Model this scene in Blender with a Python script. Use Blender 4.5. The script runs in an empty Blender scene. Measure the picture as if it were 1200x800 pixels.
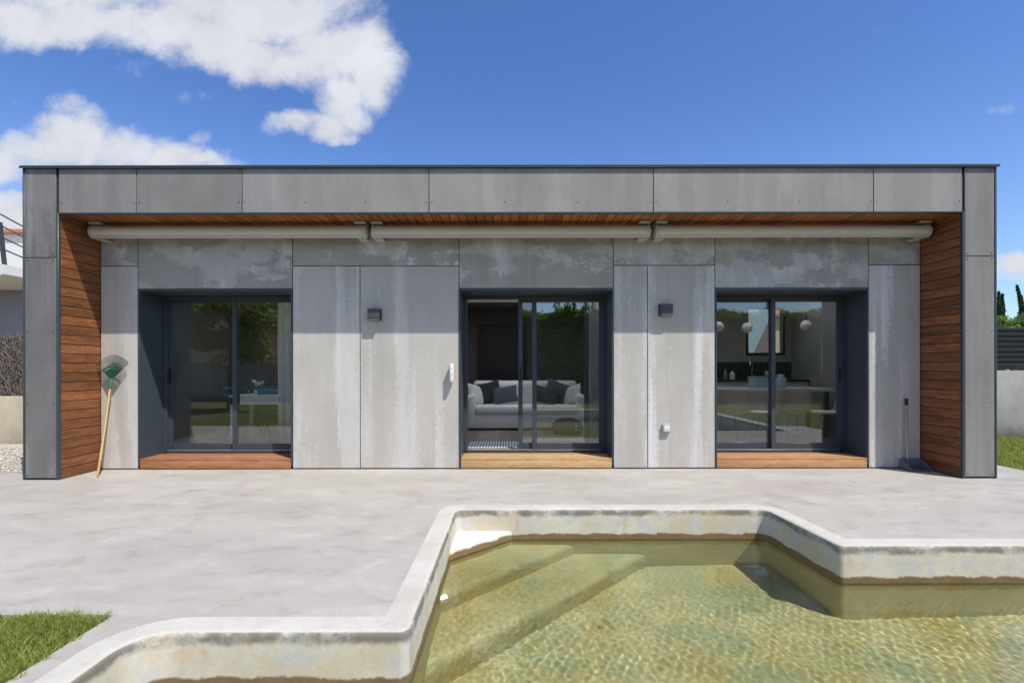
import bpy, bmesh, math, random
import numpy as np
from mathutils import Vector, Matrix
R = math.radians
rnd = random.Random(7)
rng = np.random.default_rng(11)
scene = bpy.context.scene
COL = scene.collection

# ------------------------------------------------------------------ camera
cam_d = bpy.data.cameras.new('camera'); cam = bpy.data.objects.new('camera', cam_d); COL.objects.link(cam)
cam.location = (0, 0, 1.34); cam.rotation_euler = (R(90), R(0.09), 0)
cam_d.sensor_width = 36; cam_d.lens = 18.0
cam_d.shift_x = 0.0025; cam_d.shift_y = 0.025
cam_d.clip_start = 0.05; cam_d.clip_end = 3000
scene.camera = cam

# ------------------------------------------------------------------ light and exposure
SUN_DIR = Vector((0.60, -0.62, 1.386)).normalized()      # towards the sun
EL = math.asin(SUN_DIR.z); AZ = math.atan2(SUN_DIR.x, SUN_DIR.y)
sun_d = bpy.data.lights.new('sun', 'SUN'); sun = bpy.data.objects.new('sun', sun_d); COL.objects.link(sun)
sun_d.energy = 5.0; sun_d.angle = R(0.5); sun_d.color = (1.0, 0.935, 0.82)
sun.rotation_euler = SUN_DIR.to_track_quat('Z', 'Y').to_euler()
sun_d.cycles.is_caustics_light = True
scene.view_settings.view_transform = 'Standard'; scene.view_settings.look = 'None'
scene.view_settings.exposure = 0.0; scene.view_settings.gamma = 1.0
scene.view_settings.use_curve_mapping = False
scene.cycles.use_denoising = True
scene.cycles.max_bounces = 10; scene.cycles.transparent_max_bounces = 24
scene.cycles.sample_clamp_indirect = 6.0
scene.cycles.caustics_reflective = False; scene.cycles.caustics_refractive = True


class G:
    """small node graph helper"""
    def __init__(s, tree): s.t = tree; s.n = tree.nodes; s.l = tree.links
    def node(s, kind, **kw):
        n = s.n.new(kind)
        for k, v in kw.items(): setattr(n, k, v)
        return n
    def put(s, sock, v):
        if hasattr(v, 'is_output'): s.l.new(v, sock)
        elif v is not None: sock.default_value = v
    def m(s, op, a, b=None, c=None, clamp=False):
        n = s.node('ShaderNodeMath', operation=op); n.use_clamp = clamp
        s.put(n.inputs[0], a)
        if b is not None: s.put(n.inputs[1], b)
        if c is not None: s.put(n.inputs[2], c)
        return n.outputs[0]
    def vm(s, op, a, b=None):
        n = s.node('ShaderNodeVectorMath', operation=op); s.put(n.inputs[0], a)
        if b is not None: s.put(n.inputs[1], b)
        return n.outputs[0]
    def xyz(s, v):
        n = s.node('ShaderNodeSeparateXYZ'); s.put(n.inputs[0], v); return n.outputs
    def comb(s, x, y, z):
        n = s.node('ShaderNodeCombineXYZ')
        for i, v in enumerate((x, y, z)): s.put(n.inputs[i], v)
        return n.outputs[0]
    def noise(s, v, scale=5, detail=4, rough=0.5, dist=0.0, col=False):
        n = s.node('ShaderNodeTexNoise'); s.put(n.inputs['Vector'], v)
        n.inputs['Scale'].default_value = scale; n.inputs['Detail'].default_value = detail
        n.inputs['Roughness'].default_value = rough; n.inputs['Distortion'].default_value = dist
        return n.outputs[1 if col else 0]
    def vor(s, v, scale=5, feature='F1', col=False, rand=1.0):
        n = s.node('ShaderNodeTexVoronoi', feature=feature); s.put(n.inputs['Vector'], v)
        n.inputs['Scale'].default_value = scale; n.inputs['Randomness'].default_value = rand
        return n.outputs['Color' if col else 'Distance']
    def ss(s, v, a, b, to0=0.0, to1=1.0):
        n = s.node('ShaderNodeMapRange', interpolation_type='SMOOTHSTEP'); s.put(n.inputs[0], v)
        for i, x in enumerate((a, b, to0, to1)): s.put(n.inputs[i + 1], x)
        return n.outputs[0]
    def mix(s, f, a, b, mode='MIX'):
        n = s.node('ShaderNodeMix', data_type='RGBA', blend_type=mode); s.put(n.inputs[0], f)
        for i, v in ((6, a), (7, b)):
            s.put(n.inputs[i], (*v, 1.0) if isinstance(v, tuple) and len(v) == 3 else v)
        return n.outputs[2]
    def white(s, v, dims='1D'):
        n = s.node('ShaderNodeTexWhiteNoise', noise_dimensions=dims)
        s.put(n.inputs['W' if dims == '1D' else 'Vector'], v); return n.outputs[0]
    def obj(s): return s.node('ShaderNodeTexCoord').outputs['Object']
    def rand(s): return s.node('ShaderNodeObjectInfo').outputs['Random']
    def pos(s): return s.node('ShaderNodeNewGeometry').outputs['Position']
    def bump(s, h, strength=0.3, dist=0.01):
        n = s.node('ShaderNodeBump'); s.put(n.inputs['Height'], h)
        n.inputs['Strength'].default_value = strength; n.inputs['Distance'].default_value = dist
        return n.outputs[0]


# ------------------------------------------------------------------ world: sky with clouds
world = bpy.data.worlds.new('World'); scene.world = world; world.use_nodes = True
g = G(world.node_tree); world.node_tree.nodes.clear()
sky = g.node('ShaderNodeTexSky', sky_type='NISHITA'); sky.sun_disc = False
sky.sun_elevation = EL; sky.sun_rotation = AZ; sky.altitude = 200
sky.air_density = 1.0; sky.dust_density = 0.9; sky.ozone_density = 2.5
SKY_STRENGTH = 0.145
d = g.node('ShaderNodeTexCoord').outputs['Generated']
dx, dy, dz = g.xyz(d)
yy = g.m('MAXIMUM', dy, 0.08)
u = g.m('DIVIDE', dx, yy); v = g.m('DIVIDE', dz, yy)
uv = g.comb(u, v, 0.0)
warp = g.vm('SCALE', g.vm('SUBTRACT', g.noise(uv, 4.5, 6, 0.62, 0, True), (0.5, 0.5, 0.5)))
warp.node.inputs['Scale'].default_value = 0.11
uvw = g.vm('ADD', uv, warp)
uu, vv, _ = g.xyz(uvw)
# direction of each cloud puff (horizontal slope, vertical slope, half width, half height, density)
puffs = [(-1.045, 0.692, 0.131, 0.056, 1.00), (-0.937, 0.680, 0.093, 0.056, 1.00), (-0.837, 0.683, 0.093, 0.056, 1.00), (-0.745, 0.663, 0.086, 0.052, 1.00), (-0.662, 0.653, 0.093, 0.056, 1.00), (-0.578, 0.647, 0.093, 0.060, 1.00), (-0.503, 0.613, 0.086, 0.052, 1.00), (-0.437, 0.593, 0.082, 0.049, 1.00), (-0.370, 0.607, 0.097, 0.075, 1.05), (-0.308, 0.620, 0.086, 0.078, 1.05), (-0.265, 0.580, 0.067, 0.075, 1.00), (-0.320, 0.537, 0.071, 0.056, 1.00), (-0.308, 0.497, 0.049, 0.037, 0.95), (-0.353, 0.473, 0.060, 0.034, 0.95), (-0.425, 0.480, 0.060, 0.024, 0.80), (-0.332, 0.450, 0.045, 0.019, 0.85), (-0.795, 0.742, 0.317, 0.056, 1.00), (-0.495, 0.708, 0.224, 0.075, 1.05), (-0.287, 0.683, 0.045, 0.030, 0.55), (-0.728, 0.587, 0.049, 0.026, 0.42), (-0.608, 0.542, 0.045, 0.019, 0.50), (-0.678, 0.567, 0.056, 0.022, 0.36), (-0.953, 0.423, 0.086, 0.045, 1.00), (-0.853, 0.443, 0.093, 0.056, 1.00), (-0.855, 0.510, 0.049, 0.028, 0.62), (-0.820, 0.492, 0.045, 0.030, 0.70), (-0.753, 0.427, 0.097, 0.049, 1.00), (-0.670, 0.413, 0.086, 0.037, 0.95), (-0.587, 0.400, 0.086, 0.026, 0.85), (-0.600, 0.453, 0.030, 0.022, 0.50), (-0.545, 0.423, 0.030, 0.019, 0.45), (-0.995, 0.400, 0.112, 0.052, 1.00), (-0.953, 0.520, 0.022, 0.013, 0.40), (-0.928, 0.542, 0.026, 0.009, 0.35), (-0.978, 0.270, 0.063, 0.056, 1.10), (-0.992, 0.317, 0.056, 0.026, 0.90), (-0.975, 0.357, 0.030, 0.013, 0.50),
         (.99, .19, .055, .024, .95), (.985, .165, .05, .014, .6), (.955, .515, .035, .012, .42), (1.2, .25, .2, .06, .8), (-1.5, .5, .3, .12, 1.0)]
dens = 0.0
for (cx, cy, rx, ry, k) in puffs:
    a = g.m('DIVIDE', g.m('SUBTRACT', uu, cx), rx); b = g.m('DIVIDE', g.m('SUBTRACT', vv, cy), ry)
    q = g.m('ADD', g.m('MULTIPLY', a, a), g.m('MULTIPLY', b, b))
    q = g.m('MULTIPLY', g.m('SUBTRACT', 1.0, g.m('MULTIPLY', q, 0.5), clamp=True), k)
    dens = q if dens == 0.0 else g.m('SMOOTH_MAX', dens, q, 0.12)
fine = g.noise(uv, 10.0, 10, 0.66, 0.25)
field = g.m('ADD', dens, g.m('MULTIPLY', g.m('SUBTRACT', fine, 0.5), 1.25))
front = g.ss(field, 0.30, 0.98)
front = g.m('MULTIPLY', front, g.ss(dy, 0.10, 0.3))
# clouds behind the camera, on a flat layer
zz = g.m('MAXIMUM', dz, 0.06)
lay = g.comb(g.m('DIVIDE', dx, zz), g.m('DIVIDE', dy, zz), 0.0)
back = g.ss(g.noise(lay, 0.55, 9, 0.6, 0.4), 0.42, 0.62)
back = g.m('MULTIPLY', back, g.ss(dy, 0.05, -0.2)); back = g.m('MULTIPLY', back, g.ss(dz, 0.01, 0.1))
cl = g.m('MAXIMUM', front, g.m('MULTIPLY', back, 0.85))
shade = g.m('ADD', 0.66, g.m('MULTIPLY', g.noise(uv, 6.0, 7, 0.6), 0.5))
ccol = g.mix(1.0, (5.6, 5.75, 6.2), g.comb(shade, shade, shade), 'MULTIPLY')
hs = g.node('ShaderNodeHueSaturation'); hs.inputs['Saturation'].default_value = 1.06; hs.inputs['Hue'].default_value = 0.515
g.put(hs.inputs['Color'], sky.outputs[0])
skyc = g.mix(1.0, hs.outputs[0], g.mix(g.ss(dz, .12, .52), (1.0, 1.20, 1.32), (0.70, 1.02, 1.24)), 'MULTIPLY')
full = g.mix(cl, skyc, ccol)
bg = g.node('ShaderNodeBackground'); g.put(bg.inputs[0], full); bg.inputs[1].default_value = SKY_STRENGTH
g.l.new(bg.outputs[0], g.node('ShaderNodeOutputWorld').inputs[0])


# ------------------------------------------------------------------ materials
def new_mat(name):
    m = bpy.data.materials.new(name); m.use_nodes = True
    gg = G(m.node_tree); b = m.node_tree.nodes['Principled BSDF']
    return m, gg, b

def plain(name, c, rough=0.5, metal=0.0, var=0.12, scale=30, bump=0.0, spec=0.5):
    m, g, b = new_mat(name)
    o = g.obj(); n = g.noise(o, scale, 4, 0.6)
    lo = tuple(x * (1 - var) for x in c); hi = tuple(min(1, x * (1 + var)) for x in c)
    g.put(b.inputs['Base Color'], g.mix(n, lo, hi))
    b.inputs['Metallic'].default_value = metal
    g.put(b.inputs['Roughness'], g.ss(g.noise(o, scale * .4, 3), 0.2, 0.8, max(.02, rough - .07), min(1, rough + .07)))
    b.inputs['Specular IOR Level'].default_value = spec
    if bump: g.put(b.inputs['Normal'], g.bump(g.noise(o, scale * 3, 3), bump, 0.004))
    return m

def cement(name, dark, light, streak, amount, soft=.05):
    """fibre cement board: fine mottling and pale lime bloom running down the board"""
    m, g, b = new_mat(name)
    o = g.obj(); r = g.rand()
    off = g.comb(g.m('MULTIPLY', r, 37.0), g.m('MULTIPLY', r, 11.0), g.m('MULTIPLY', r, 53.0))
    p = g.vm('ADD', o, off)
    big = g.noise(g.vm('MULTIPLY', p, (1.0, 1.0, 0.55)), 1.6, 5, 0.6)
    fine = g.noise(p, 55, 4, 0.65)
    wet = g.noise(g.vm('MULTIPLY', p, (3.2, 1.0, 0.12)), 1.0, 4, 0.55)
    base = g.mix(g.ss(big, 0.3, 0.7), dark, light)
    base = g.mix(g.ss(wet, 0.50, 0.56, 0.0, 0.22), base, tuple(x * .72 for x in dark))
    base = g.mix(g.m('MULTIPLY', g.ss(fine, 0.25, 0.75), 0.34), base, tuple(x * .8 for x in dark))
    if amount > 0:
        sv = g.vm('MULTIPLY', p, (2.6 if streak < 1 else 1.3, 1.0, streak))
        wv = g.vm('ADD', sv, g.vm('MULTIPLY', g.noise(p, 14, 5, .7, 0, True), (0.22, 0.22, 0.22)))
        s1 = g.noise(wv, 1.25, 7, 0.62)
        edge = g.noise(p, 26, 6, 0.72)
        f = g.ss(g.m('ADD', s1, g.m('MULTIPLY', g.m('SUBTRACT', edge, .5), .22)), 0.515 - soft, 0.515 + soft)
        f2 = g.ss(g.noise(g.vm('MULTIPLY', p, (5.0 if streak < 1 else 3.0, 1.0, streak * .6)), 1.6, 6, 0.6), 0.45, 0.75)
        f = g.m('MULTIPLY', f, g.m('ADD', 0.35, g.m('MULTIPLY', f2, 0.65)))
        base = g.mix(g.m('MULTIPLY', f, amount), base, (0.74, 0.74, 0.76))
    speck = g.ss(g.vor(p, 21), 0.06, 0.02)
    base = g.mix(g.m('MULTIPLY', speck, 0.25), base, (.62, .62, .62))
    g.put(b.inputs['Base Color'], base); b.inputs['Roughness'].default_value = 0.75
    b.inputs['Specular IOR Level'].default_value = 0.3
    g.put(b.inputs['Normal'], g.bump(fine, 0.12, 0.003))
    return m

def wood(name, c1, c2, across, along, width, knots=0.5, rough=0.5, origin=0.0):
    """boards: across = axis index over the boards, along = grain axis"""
    m, g, b = new_mat(name)
    o = g.obj(); ax = g.xyz(o)
    idx = g.m('FLOOR', g.m('DIVIDE', g.m('SUBTRACT', ax[across], origin), width))
    r = g.white(idx); r2 = g.white(g.m('ADD', idx, 71.3))
    sc = [14.0, 14.0, 14.0]; sc[along] = 1.1
    off = g.comb(g.m('MULTIPLY', r, 40), g.m('MULTIPLY', r2, 40), g.m('MULTIPLY', r, 17))
    p = g.vm('ADD', o, off); q = g.vm('MULTIPLY', p, tuple(sc))
    q = g.vm('ADD', q, g.vm('MULTIPLY', g.noise(p, 2.2, 3, .5, 0, True), (1.6, 1.6, 1.6)))
    n = g.noise(q, 1.6, 7, 0.66); n2 = g.noise(q, 6.0, 4, 0.65)
    col = g.mix(g.ss(n, 0.3, 0.7), c1, c2)
    col = g.mix(g.m('MULTIPLY', g.ss(n2, .45, .7), .5), col, tuple(x * .55 for x in c1))
    ks = [7.0, 7.0, 7.0]; ks[along] = 2.6
    kn = g.vor(g.vm('MULTIPLY', p, tuple(ks)), 1.0)
    col = g.mix(g.m('MULTIPLY', g.ss(kn, 0.15, 0.06), knots), col, tuple(x * .3 for x in c1))
    col = g.mix(g.m('MULTIPLY', g.ss(kn, 0.22, 0.13), knots * .5), col, tuple(min(1, x * 1.35) for x in c2))
    sh = g.m('ADD', 0.70, g.m('MULTIPLY', r2, 0.52))
    col = g.mix(1.0, col, g.comb(sh, sh, sh), 'MULTIPLY')
    g.put(b.inputs['Base Color'], col); g.put(b.inputs['Roughness'], g.ss(n, .2, .8, rough - .08, rough + .12))
    g.put(b.inputs['Normal'], g.bump(n, 0.25, 0.004))
    b.inputs['Specular IOR Level'].default_value = 0.35
    return m

M = {}
IL0 = -5.386
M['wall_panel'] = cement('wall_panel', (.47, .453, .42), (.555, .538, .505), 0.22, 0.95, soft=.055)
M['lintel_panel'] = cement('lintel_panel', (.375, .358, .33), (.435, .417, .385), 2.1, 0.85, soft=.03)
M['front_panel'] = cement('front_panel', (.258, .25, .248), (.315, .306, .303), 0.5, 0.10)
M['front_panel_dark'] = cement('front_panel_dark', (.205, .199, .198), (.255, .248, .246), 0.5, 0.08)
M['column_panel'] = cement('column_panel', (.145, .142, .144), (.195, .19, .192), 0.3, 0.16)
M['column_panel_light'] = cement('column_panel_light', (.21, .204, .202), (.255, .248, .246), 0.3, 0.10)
M['core'] = plain('wall_core', (.03, .03, .033), .9)
M['metal'] = plain('blue_grey_metal', (.050, .065, .086), .38, 0.0, .08, 40, spec=.5)
M['trim'] = plain('trim_metal', (.045, .065, .078), .35, 0.0, .1, 20)
M['flashing'] = plain('flashing', (.055, .07, .07), .4, .3, .1, 8)
M['screw_l'] = plain('screw_pale', (.6, .6, .6), .4, .6)
M['screw_d'] = plain('screw_dark', (.05, .05, .055), .5, .3)
M['clad'] = wood('cladding_wood', (.185, .064, .024), (.345, .142, .056), 2, 1, .1155, .6, .5, .01)
M['soffit'] = wood('soffit_wood', (.28, .10, .035), (.42, .17, .065), 0, 1, .108, .35, .5, IL0)
M['step_red'] = wood('step_wood_red', (.36, .15, .07), (.52, .25, .13), 1, 0, .112, .45)
M['step_pale'] = wood('step_wood_pale', (.55, .33, .15), (.68, .46, .24), 1, 0, .112, .6)
M['step_mid'] = wood('step_wood_mid', (.48, .24, .11), (.62, .36, .19), 1, 0, .112, .5)
M['awning'] = plain('awning_aluminium', (.62, .56, .475), .38, .0, .05, 10)
M['awning_cap'] = plain('awning_plastic', (.50, .47, .41), .5, .0, .06, 10)
M['white_plastic'] = plain('white_plastic', (.78, .78, .78), .35, 0, .03)
M['grey_plastic'] = plain('grey_plastic', (.42, .43, .45), .4, 0, .05)
M['lamp'] = plain('lamp_metal', (.07, .072, .082), .5, 0, .1)
M['lens'] = plain('lamp_glass', (.55, .55, .52), .3, 0, .05)
M['handle_black'] = plain('black_plastic', (.012, .012, .013), .4, 0, .1)
M['alu'] = plain('bare_aluminium', (.62, .63, .65), .35, .85, .05)
M['steel'] = plain('brushed_steel', (.45, .45, .46), .3, .9, .05)
M['green_plastic'] = plain('green_plastic', (.015, .13, .062), .45, 0, .1)
M['green_wire'] = plain('green_wire', (.025, .055, .04), .45, .3, .1)
M['rake_wood'] = wood('rake_wood', (.55, .36, .13), (.66, .47, .20), 0, 2, 5.0, .1)
M['pan'] = plain('pan_plastic', (.15, .16, .185), .38, 0, .1)
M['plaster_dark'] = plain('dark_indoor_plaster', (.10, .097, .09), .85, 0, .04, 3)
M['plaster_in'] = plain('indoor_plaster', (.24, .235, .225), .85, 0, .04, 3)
M['ceil_in'] = plain('indoor_ceiling', (.20, .19, .18), .9, 0, .03, 3)
M['dark_door'] = plain('dark_door', (.012, .012, .013), .5, 0, .15)
M['brown_door'] = wood('brown_door', (.16, .08, .03), (.26, .13, .05), 0, 2, .9, .2)
M['black'] = plain('black_paint', (.012, .012, .014), .35, 0, .1)
M['linen'] = plain('white_linen', (.86, .85, .83), .9, 0, .05, 25, .15)
M['pil_white'] = plain('pillow_white', (.78, .76, .73), .9, 0, .05, 25, .15)
M['pil_char'] = plain('pillow_charcoal', (.035, .04, .042), .9, 0, .15, 40, .2)
M['pil_blue'] = plain('pillow_blue', (.085, .115, .15), .9, 0, .15, 40, .2)
M['pil_taupe'] = plain('pillow_taupe', (.09, .085, .085), .9, 0, .15, 40, .2)
M['pouf'] = plain('pouf_fabric', (.02, .02, .022), .8, 0, .2, 40, .2)
M['cabinet'] = plain('cabinet_white', (.66, .66, .66), .35, 0, .03)
M['splash'] = plain('splash_dark', (.02, .02, .022), .3, 0, .2)
M['tabletop'] = plain('table_white', (.72, .71, .69), .35, 0, .03)
M['jar'] = plain('jar_blue', (.38, .47, .52), .35, 0, .05)
M['rattan'] = None
M['brass'] = plain('brass', (.45, .25, .08), .3, .9, .1)
M['globe'] = plain('globe_glass', (.78, .76, .72), .25, 0, .03)
M['chair_green'] = plain('chair_green', (.010, .075, .065), .4, 0, .1)
M['chair_teal'] = plain('chair_teal', (.02, .20, .24), .4, 0, .1)
M['bark'] = plain('bark', (.10, .075, .055), .9, 0, .4, 20, .5)
M['render_white'] = plain('white_render', (.72, .71, .69), .85, 0, .06, 4)
M['render_beige'] = plain('beige_render', (.55, .44, .30), .85, 0, .08, 4)
M['render_shade'] = plain('shaded_render', (.30, .29, .31), .85, 0, .08, 4)  # shade on the neighbour wall is put into this render colour
M['tile'] = plain('clay_tile', (.48, .20, .09), .8, 0, .25, 12)
M['rail'] = plain('rail_paint', (.05, .05, .06), .5, 0, .1)
M['slat'] = plain('slat_metal', (.035, .038, .044), .5, 0, .15)

def mat_rattan():
    m, g, b = new_mat('rattan'); o = g.obj(); x, y, z = g.xyz(o)
    w1 = g.m('SINE', g.m('MULTIPLY', x, 120)); w2 = g.m('SINE', g.m('MULTIPLY', z, 170))
    f = g.m('ADD', g.m('MULTIPLY', g.m('MULTIPLY', w1, w2), .5), .5)
    g.put(b.inputs['Base Color'], g.mix(f, (.45, .39, .32), (.85, .78, .69))); b.inputs['Roughness'].default_value = .7
    g.put(b.inputs['Normal'], g.bump(f, .6, .004)); return m
M['rattan'] = mat_rattan()

def mat_glass():
    m, g, b = new_mat('window_glass'); g.n.remove(b)
    tr = g.node('ShaderNodeBsdfTransparent'); tr.inputs[0].default_value = (.96, .975, .97, 1)
    gl = g.node('ShaderNodeBsdfGlossy'); gl.inputs['Roughness'].default_value = 0.0
    geo = g.node('ShaderNodeNewGeometry')
    c = g.node('ShaderNodeVectorMath', operation='DOT_PRODUCT'); g.put(c.inputs[0], geo.outputs['Normal']); g.put(c.inputs[1], geo.outputs['Incoming'])
    c = g.m('SUBTRACT', 1.0, g.m('ABSOLUTE', c.outputs['Value']), clamp=True)
    fr = g.m('MULTIPLY_ADD', g.m('POWER', c, 5.0), .87, .13)
    mx = g.node('ShaderNodeMixShader'); g.put(mx.inputs[0], fr)
    g.l.new(tr.outputs[0], mx.inputs[1]); g.l.new(gl.outputs[0], mx.inputs[2])
    g.l.new(mx.outputs[0], g.n['Material Output'].inputs[0]); return m
M['glass'] = mat_glass()

def mat_curtain():
    m, g, b = new_mat('sheer_curtain'); g.n.remove(b)
    tr = g.node('ShaderNodeBsdfTransparent')
    df = g.node('ShaderNodeBsdfDiffuse'); df.inputs[0].default_value = (.88, .89, .89, 1)
    tl = g.node('ShaderNodeBsdfTranslucent'); tl.inputs[0].default_value = (.75, .77, .77, 1)
    ad = g.node('ShaderNodeMixShader'); ad.inputs[0].default_value = .4
    g.l.new(df.outputs[0], ad.inputs[1]); g.l.new(tl.outputs[0], ad.inputs[2])
    mx = g.node('ShaderNodeMixShader'); mx.inputs[0].default_value = .84
    g.l.new(tr.outputs[0], mx.inputs[1]); g.l.new(ad.outputs[0], mx.inputs[2])
    g.l.new(mx.outputs[0], g.n['Material Output'].inputs[0]); return m
M['curtain'] = mat_curtain()
def mat_diffuser():
    m, g, b = new_mat('added_light_diffuser'); g.n.remove(b)  # translucent sheet for the added roof openings that brighten the rooms
    tl = g.node('ShaderNodeBsdfTranslucent'); tl.inputs[0].default_value = (.9, .9, .9, 1)
    g.l.new(tl.outputs[0], g.n['Material Output'].inputs[0]); return m
M['diffuser'] = mat_diffuser()

def mat_terrace():
    m, g, b = new_mat('trowelled_concrete'); o = g.obj()
    rot = g.node('ShaderNodeMapping'); g.put(rot.inputs[0], o); rot.inputs['Rotation'].default_value = (0, 0, R(24)); rot.inputs['Scale'].default_value = (0.9, 1.5, 1)
    p = rot.outputs[0]
    wv = g.vm('ADD', p, g.vm('MULTIPLY', g.noise(p, 1.1, 5, .6, 0, True), (.9, .9, 0)))
    n1 = g.noise(wv, 0.9, 7, .62); n2 = g.noise(wv, 3.6, 6, .65); n3 = g.noise(o, 60, 4, .6)
    n4 = g.noise(wv, 9.0, 5, .7); n5 = g.noise(o, 14.0, 6, .7)
    c = g.mix(g.ss(n1, .3, .7), (.378, .352, .330), (.468, .445, .422))
    c = g.mix(g.ss(n5, .35, .65, 0, .22), c, (.34, .325, .31)); c = g.mix(g.ss(n2, .54, .76, 0, .45), c, (.55, .53, .51))
    c = g.mix(g.ss(n2, .47, .30, 0, .6), c, (.30, .285, .275))
    c = g.mix(g.ss(n4, .60, .76, 0, .18), c, (.55, .54, .52))
    st = g.noise(g.vm('ADD', wv, (13, 4, 0)), 2.1, 5, .6)
    c = g.mix(g.ss(st, .61, .70, 0, .5), c, (.33, .28, .225))
    c = g.mix(g.m('MULTIPLY', g.ss(n3, .3, .7), .22), c, (.31, .295, .28))
    c = g.mix(g.ss(g.vor(o, 2.3), .022, .010, 0, .6), c, (.62, .6, .58))
    g.put(b.inputs['Base Color'], c); g.put(b.inputs['Roughness'], g.ss(n2, .3, .7, .62, .8)); b.inputs['Specular IOR Level'].default_value = .3
    g.put(b.inputs['Normal'], g.bump(g.m('ADD', g.m('MULTIPLY', n2, .7), g.m('MULTIPLY', n3, .3)), .22, .006)); return m
M['terrace'] = mat_terrace()

WATER_Z = -0.275
def mat_pool():
    """pool shell and coping: pale cement, mould line under the rim, lime and ochre patches, wet band at the water"""
    m, g, b = new_mat('pool_plaster'); o = g.obj(); x, y, z = g.xyz(o)
    wob = g.noise(g.vm('MULTIPLY', o, (1, 1, 1)), 6, 5, .65)
    n1 = g.noise(o, 2.4, 7, .65); n2 = g.noise(g.vm('ADD', o, (5, 9, 3)), 5.0, 6, .65); fine = g.noise(o, 45, 4, .65)
    wall = g.mix(g.ss(n1, .36, .62), (.60, .55, .44), (.68, .66, .60))
    wall = g.mix(g.ss(n2, .52, .59, 0, .85), wall, (.57, .58, .605))
    wall = g.mix(g.ss(n2, .44, .36, 0, .65), wall, (.66, .55, .38))
    wall = g.mix(g.ss(g.noise(g.vm('MULTIPLY', o, (9, 9, 1.2)), 1.0, 5, .6), .60, .74, 0, .4), wall, (.33, .27, .2))
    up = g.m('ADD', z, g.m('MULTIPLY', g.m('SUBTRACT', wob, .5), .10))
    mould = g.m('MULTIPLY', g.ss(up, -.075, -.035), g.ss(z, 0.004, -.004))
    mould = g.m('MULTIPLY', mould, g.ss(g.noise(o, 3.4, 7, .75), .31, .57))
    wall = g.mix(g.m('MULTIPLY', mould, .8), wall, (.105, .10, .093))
    scal = g.m('ABSOLUTE', g.m('SINE', g.m('MULTIPLY', g.m('ADD', x, g.m('ADD', y, g.m('MULTIPLY', wob, .8))), 9.0)))
    lim = g.m('ADD', g.m('ADD', WATER_Z + .022, g.m('MULTIPLY', scal, .016)), g.m('MULTIPLY', wob, .035))
    wet = g.ss(g.m('SUBTRACT', lim, z), -.008, .010)
    wetc = g.mix(g.noise(o, 9, 5, .65), (.12, .078, .038), (.30, .21, .105))
    wall = g.mix(wet, wall, wetc)
    deep = g.mix(g.ss(g.noise(o, 1.3, 6, .62), .35, .65), (.56, .44, .205), (.64, .555, .33))
    deep = g.mix(g.ss(g.noise(o, 1.7, 6, .6), .44, .64, 0, .7), deep, (.37, .41, .25))
    deep = g.mix(g.ss(g.noise(g.vm('ADD', o, (7, 3, 1)), 4.2, 6, .65), .54, .72, 0, .5), deep, (.36, .28, .11))
    nz = g.m('ABSOLUTE', g.xyz(g.node('ShaderNodeNewGeometry').outputs['Normal'])[2])
    deep = g.mix(g.ss(nz, .6, .2, 0, .3), deep, (.40, .32, .15))  # submerged upright faces darker: shade put into the colour
    wall = g.mix(g.ss(z, WATER_Z - .02, WATER_Z - .09), wall, deep)
    top = g.mix(g.ss(n1, .3, .7), (.47, .455, .42), (.57, .555, .525))
    top = g.mix(g.ss(n2, .55, .75, 0, .5), top, (.60, .585, .56)); top = g.mix(g.ss(g.noise(o, 11, 6, .7), .58, .72, 0, .4), top, (.34, .32, .29))
    c = g.mix(g.ss(z, -.006, .002), wall, top)
    c = g.mix(g.m('MULTIPLY', g.ss(fine, .3, .7), .12), c, (.25, .23, .2))
    lime = g.m('MULTIPLY', g.ss(nz, .6, .9), g.m('MULTIPLY', g.ss(z, WATER_Z + .03, WATER_Z + .055), g.ss(z, -.08, -.10)))
    c = g.mix(g.m('MULTIPLY', lime, g.ss(n2, .25, .5, .6, 1)), c, (.66, .65, .62))
    g.put(b.inputs['Base Color'], c); g.put(b.inputs['Roughness'], g.ss(wet, 0, 1, .8, .45)); b.inputs['Specular IOR Level'].default_value = .3
    g.put(b.inputs['Normal'], g.bump(g.m('ADD', g.m('MULTIPLY', n2, .6), g.m('MULTIPLY', fine, .4)), .3, .008)); return m
M['pool'] = mat_pool()
M['pool_step_top'] = plain('white_lime', (.62, .61, .58), .85, 0, .16, 9, .3)

def mat_water():
    m, g, b = new_mat('pool_water'); g.n.remove(b)
    gl = g.node('ShaderNodeBsdfGlass'); gl.inputs['Color'].default_value = (.89, .955, .87, 1)
    gl.inputs['IOR'].default_value = 1.333; gl.inputs['Roughness'].default_value = 0.0
    g.l.new(gl.outputs[0], g.n['Material Output'].inputs[0]); return m
M['water'] = mat_water()

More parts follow.
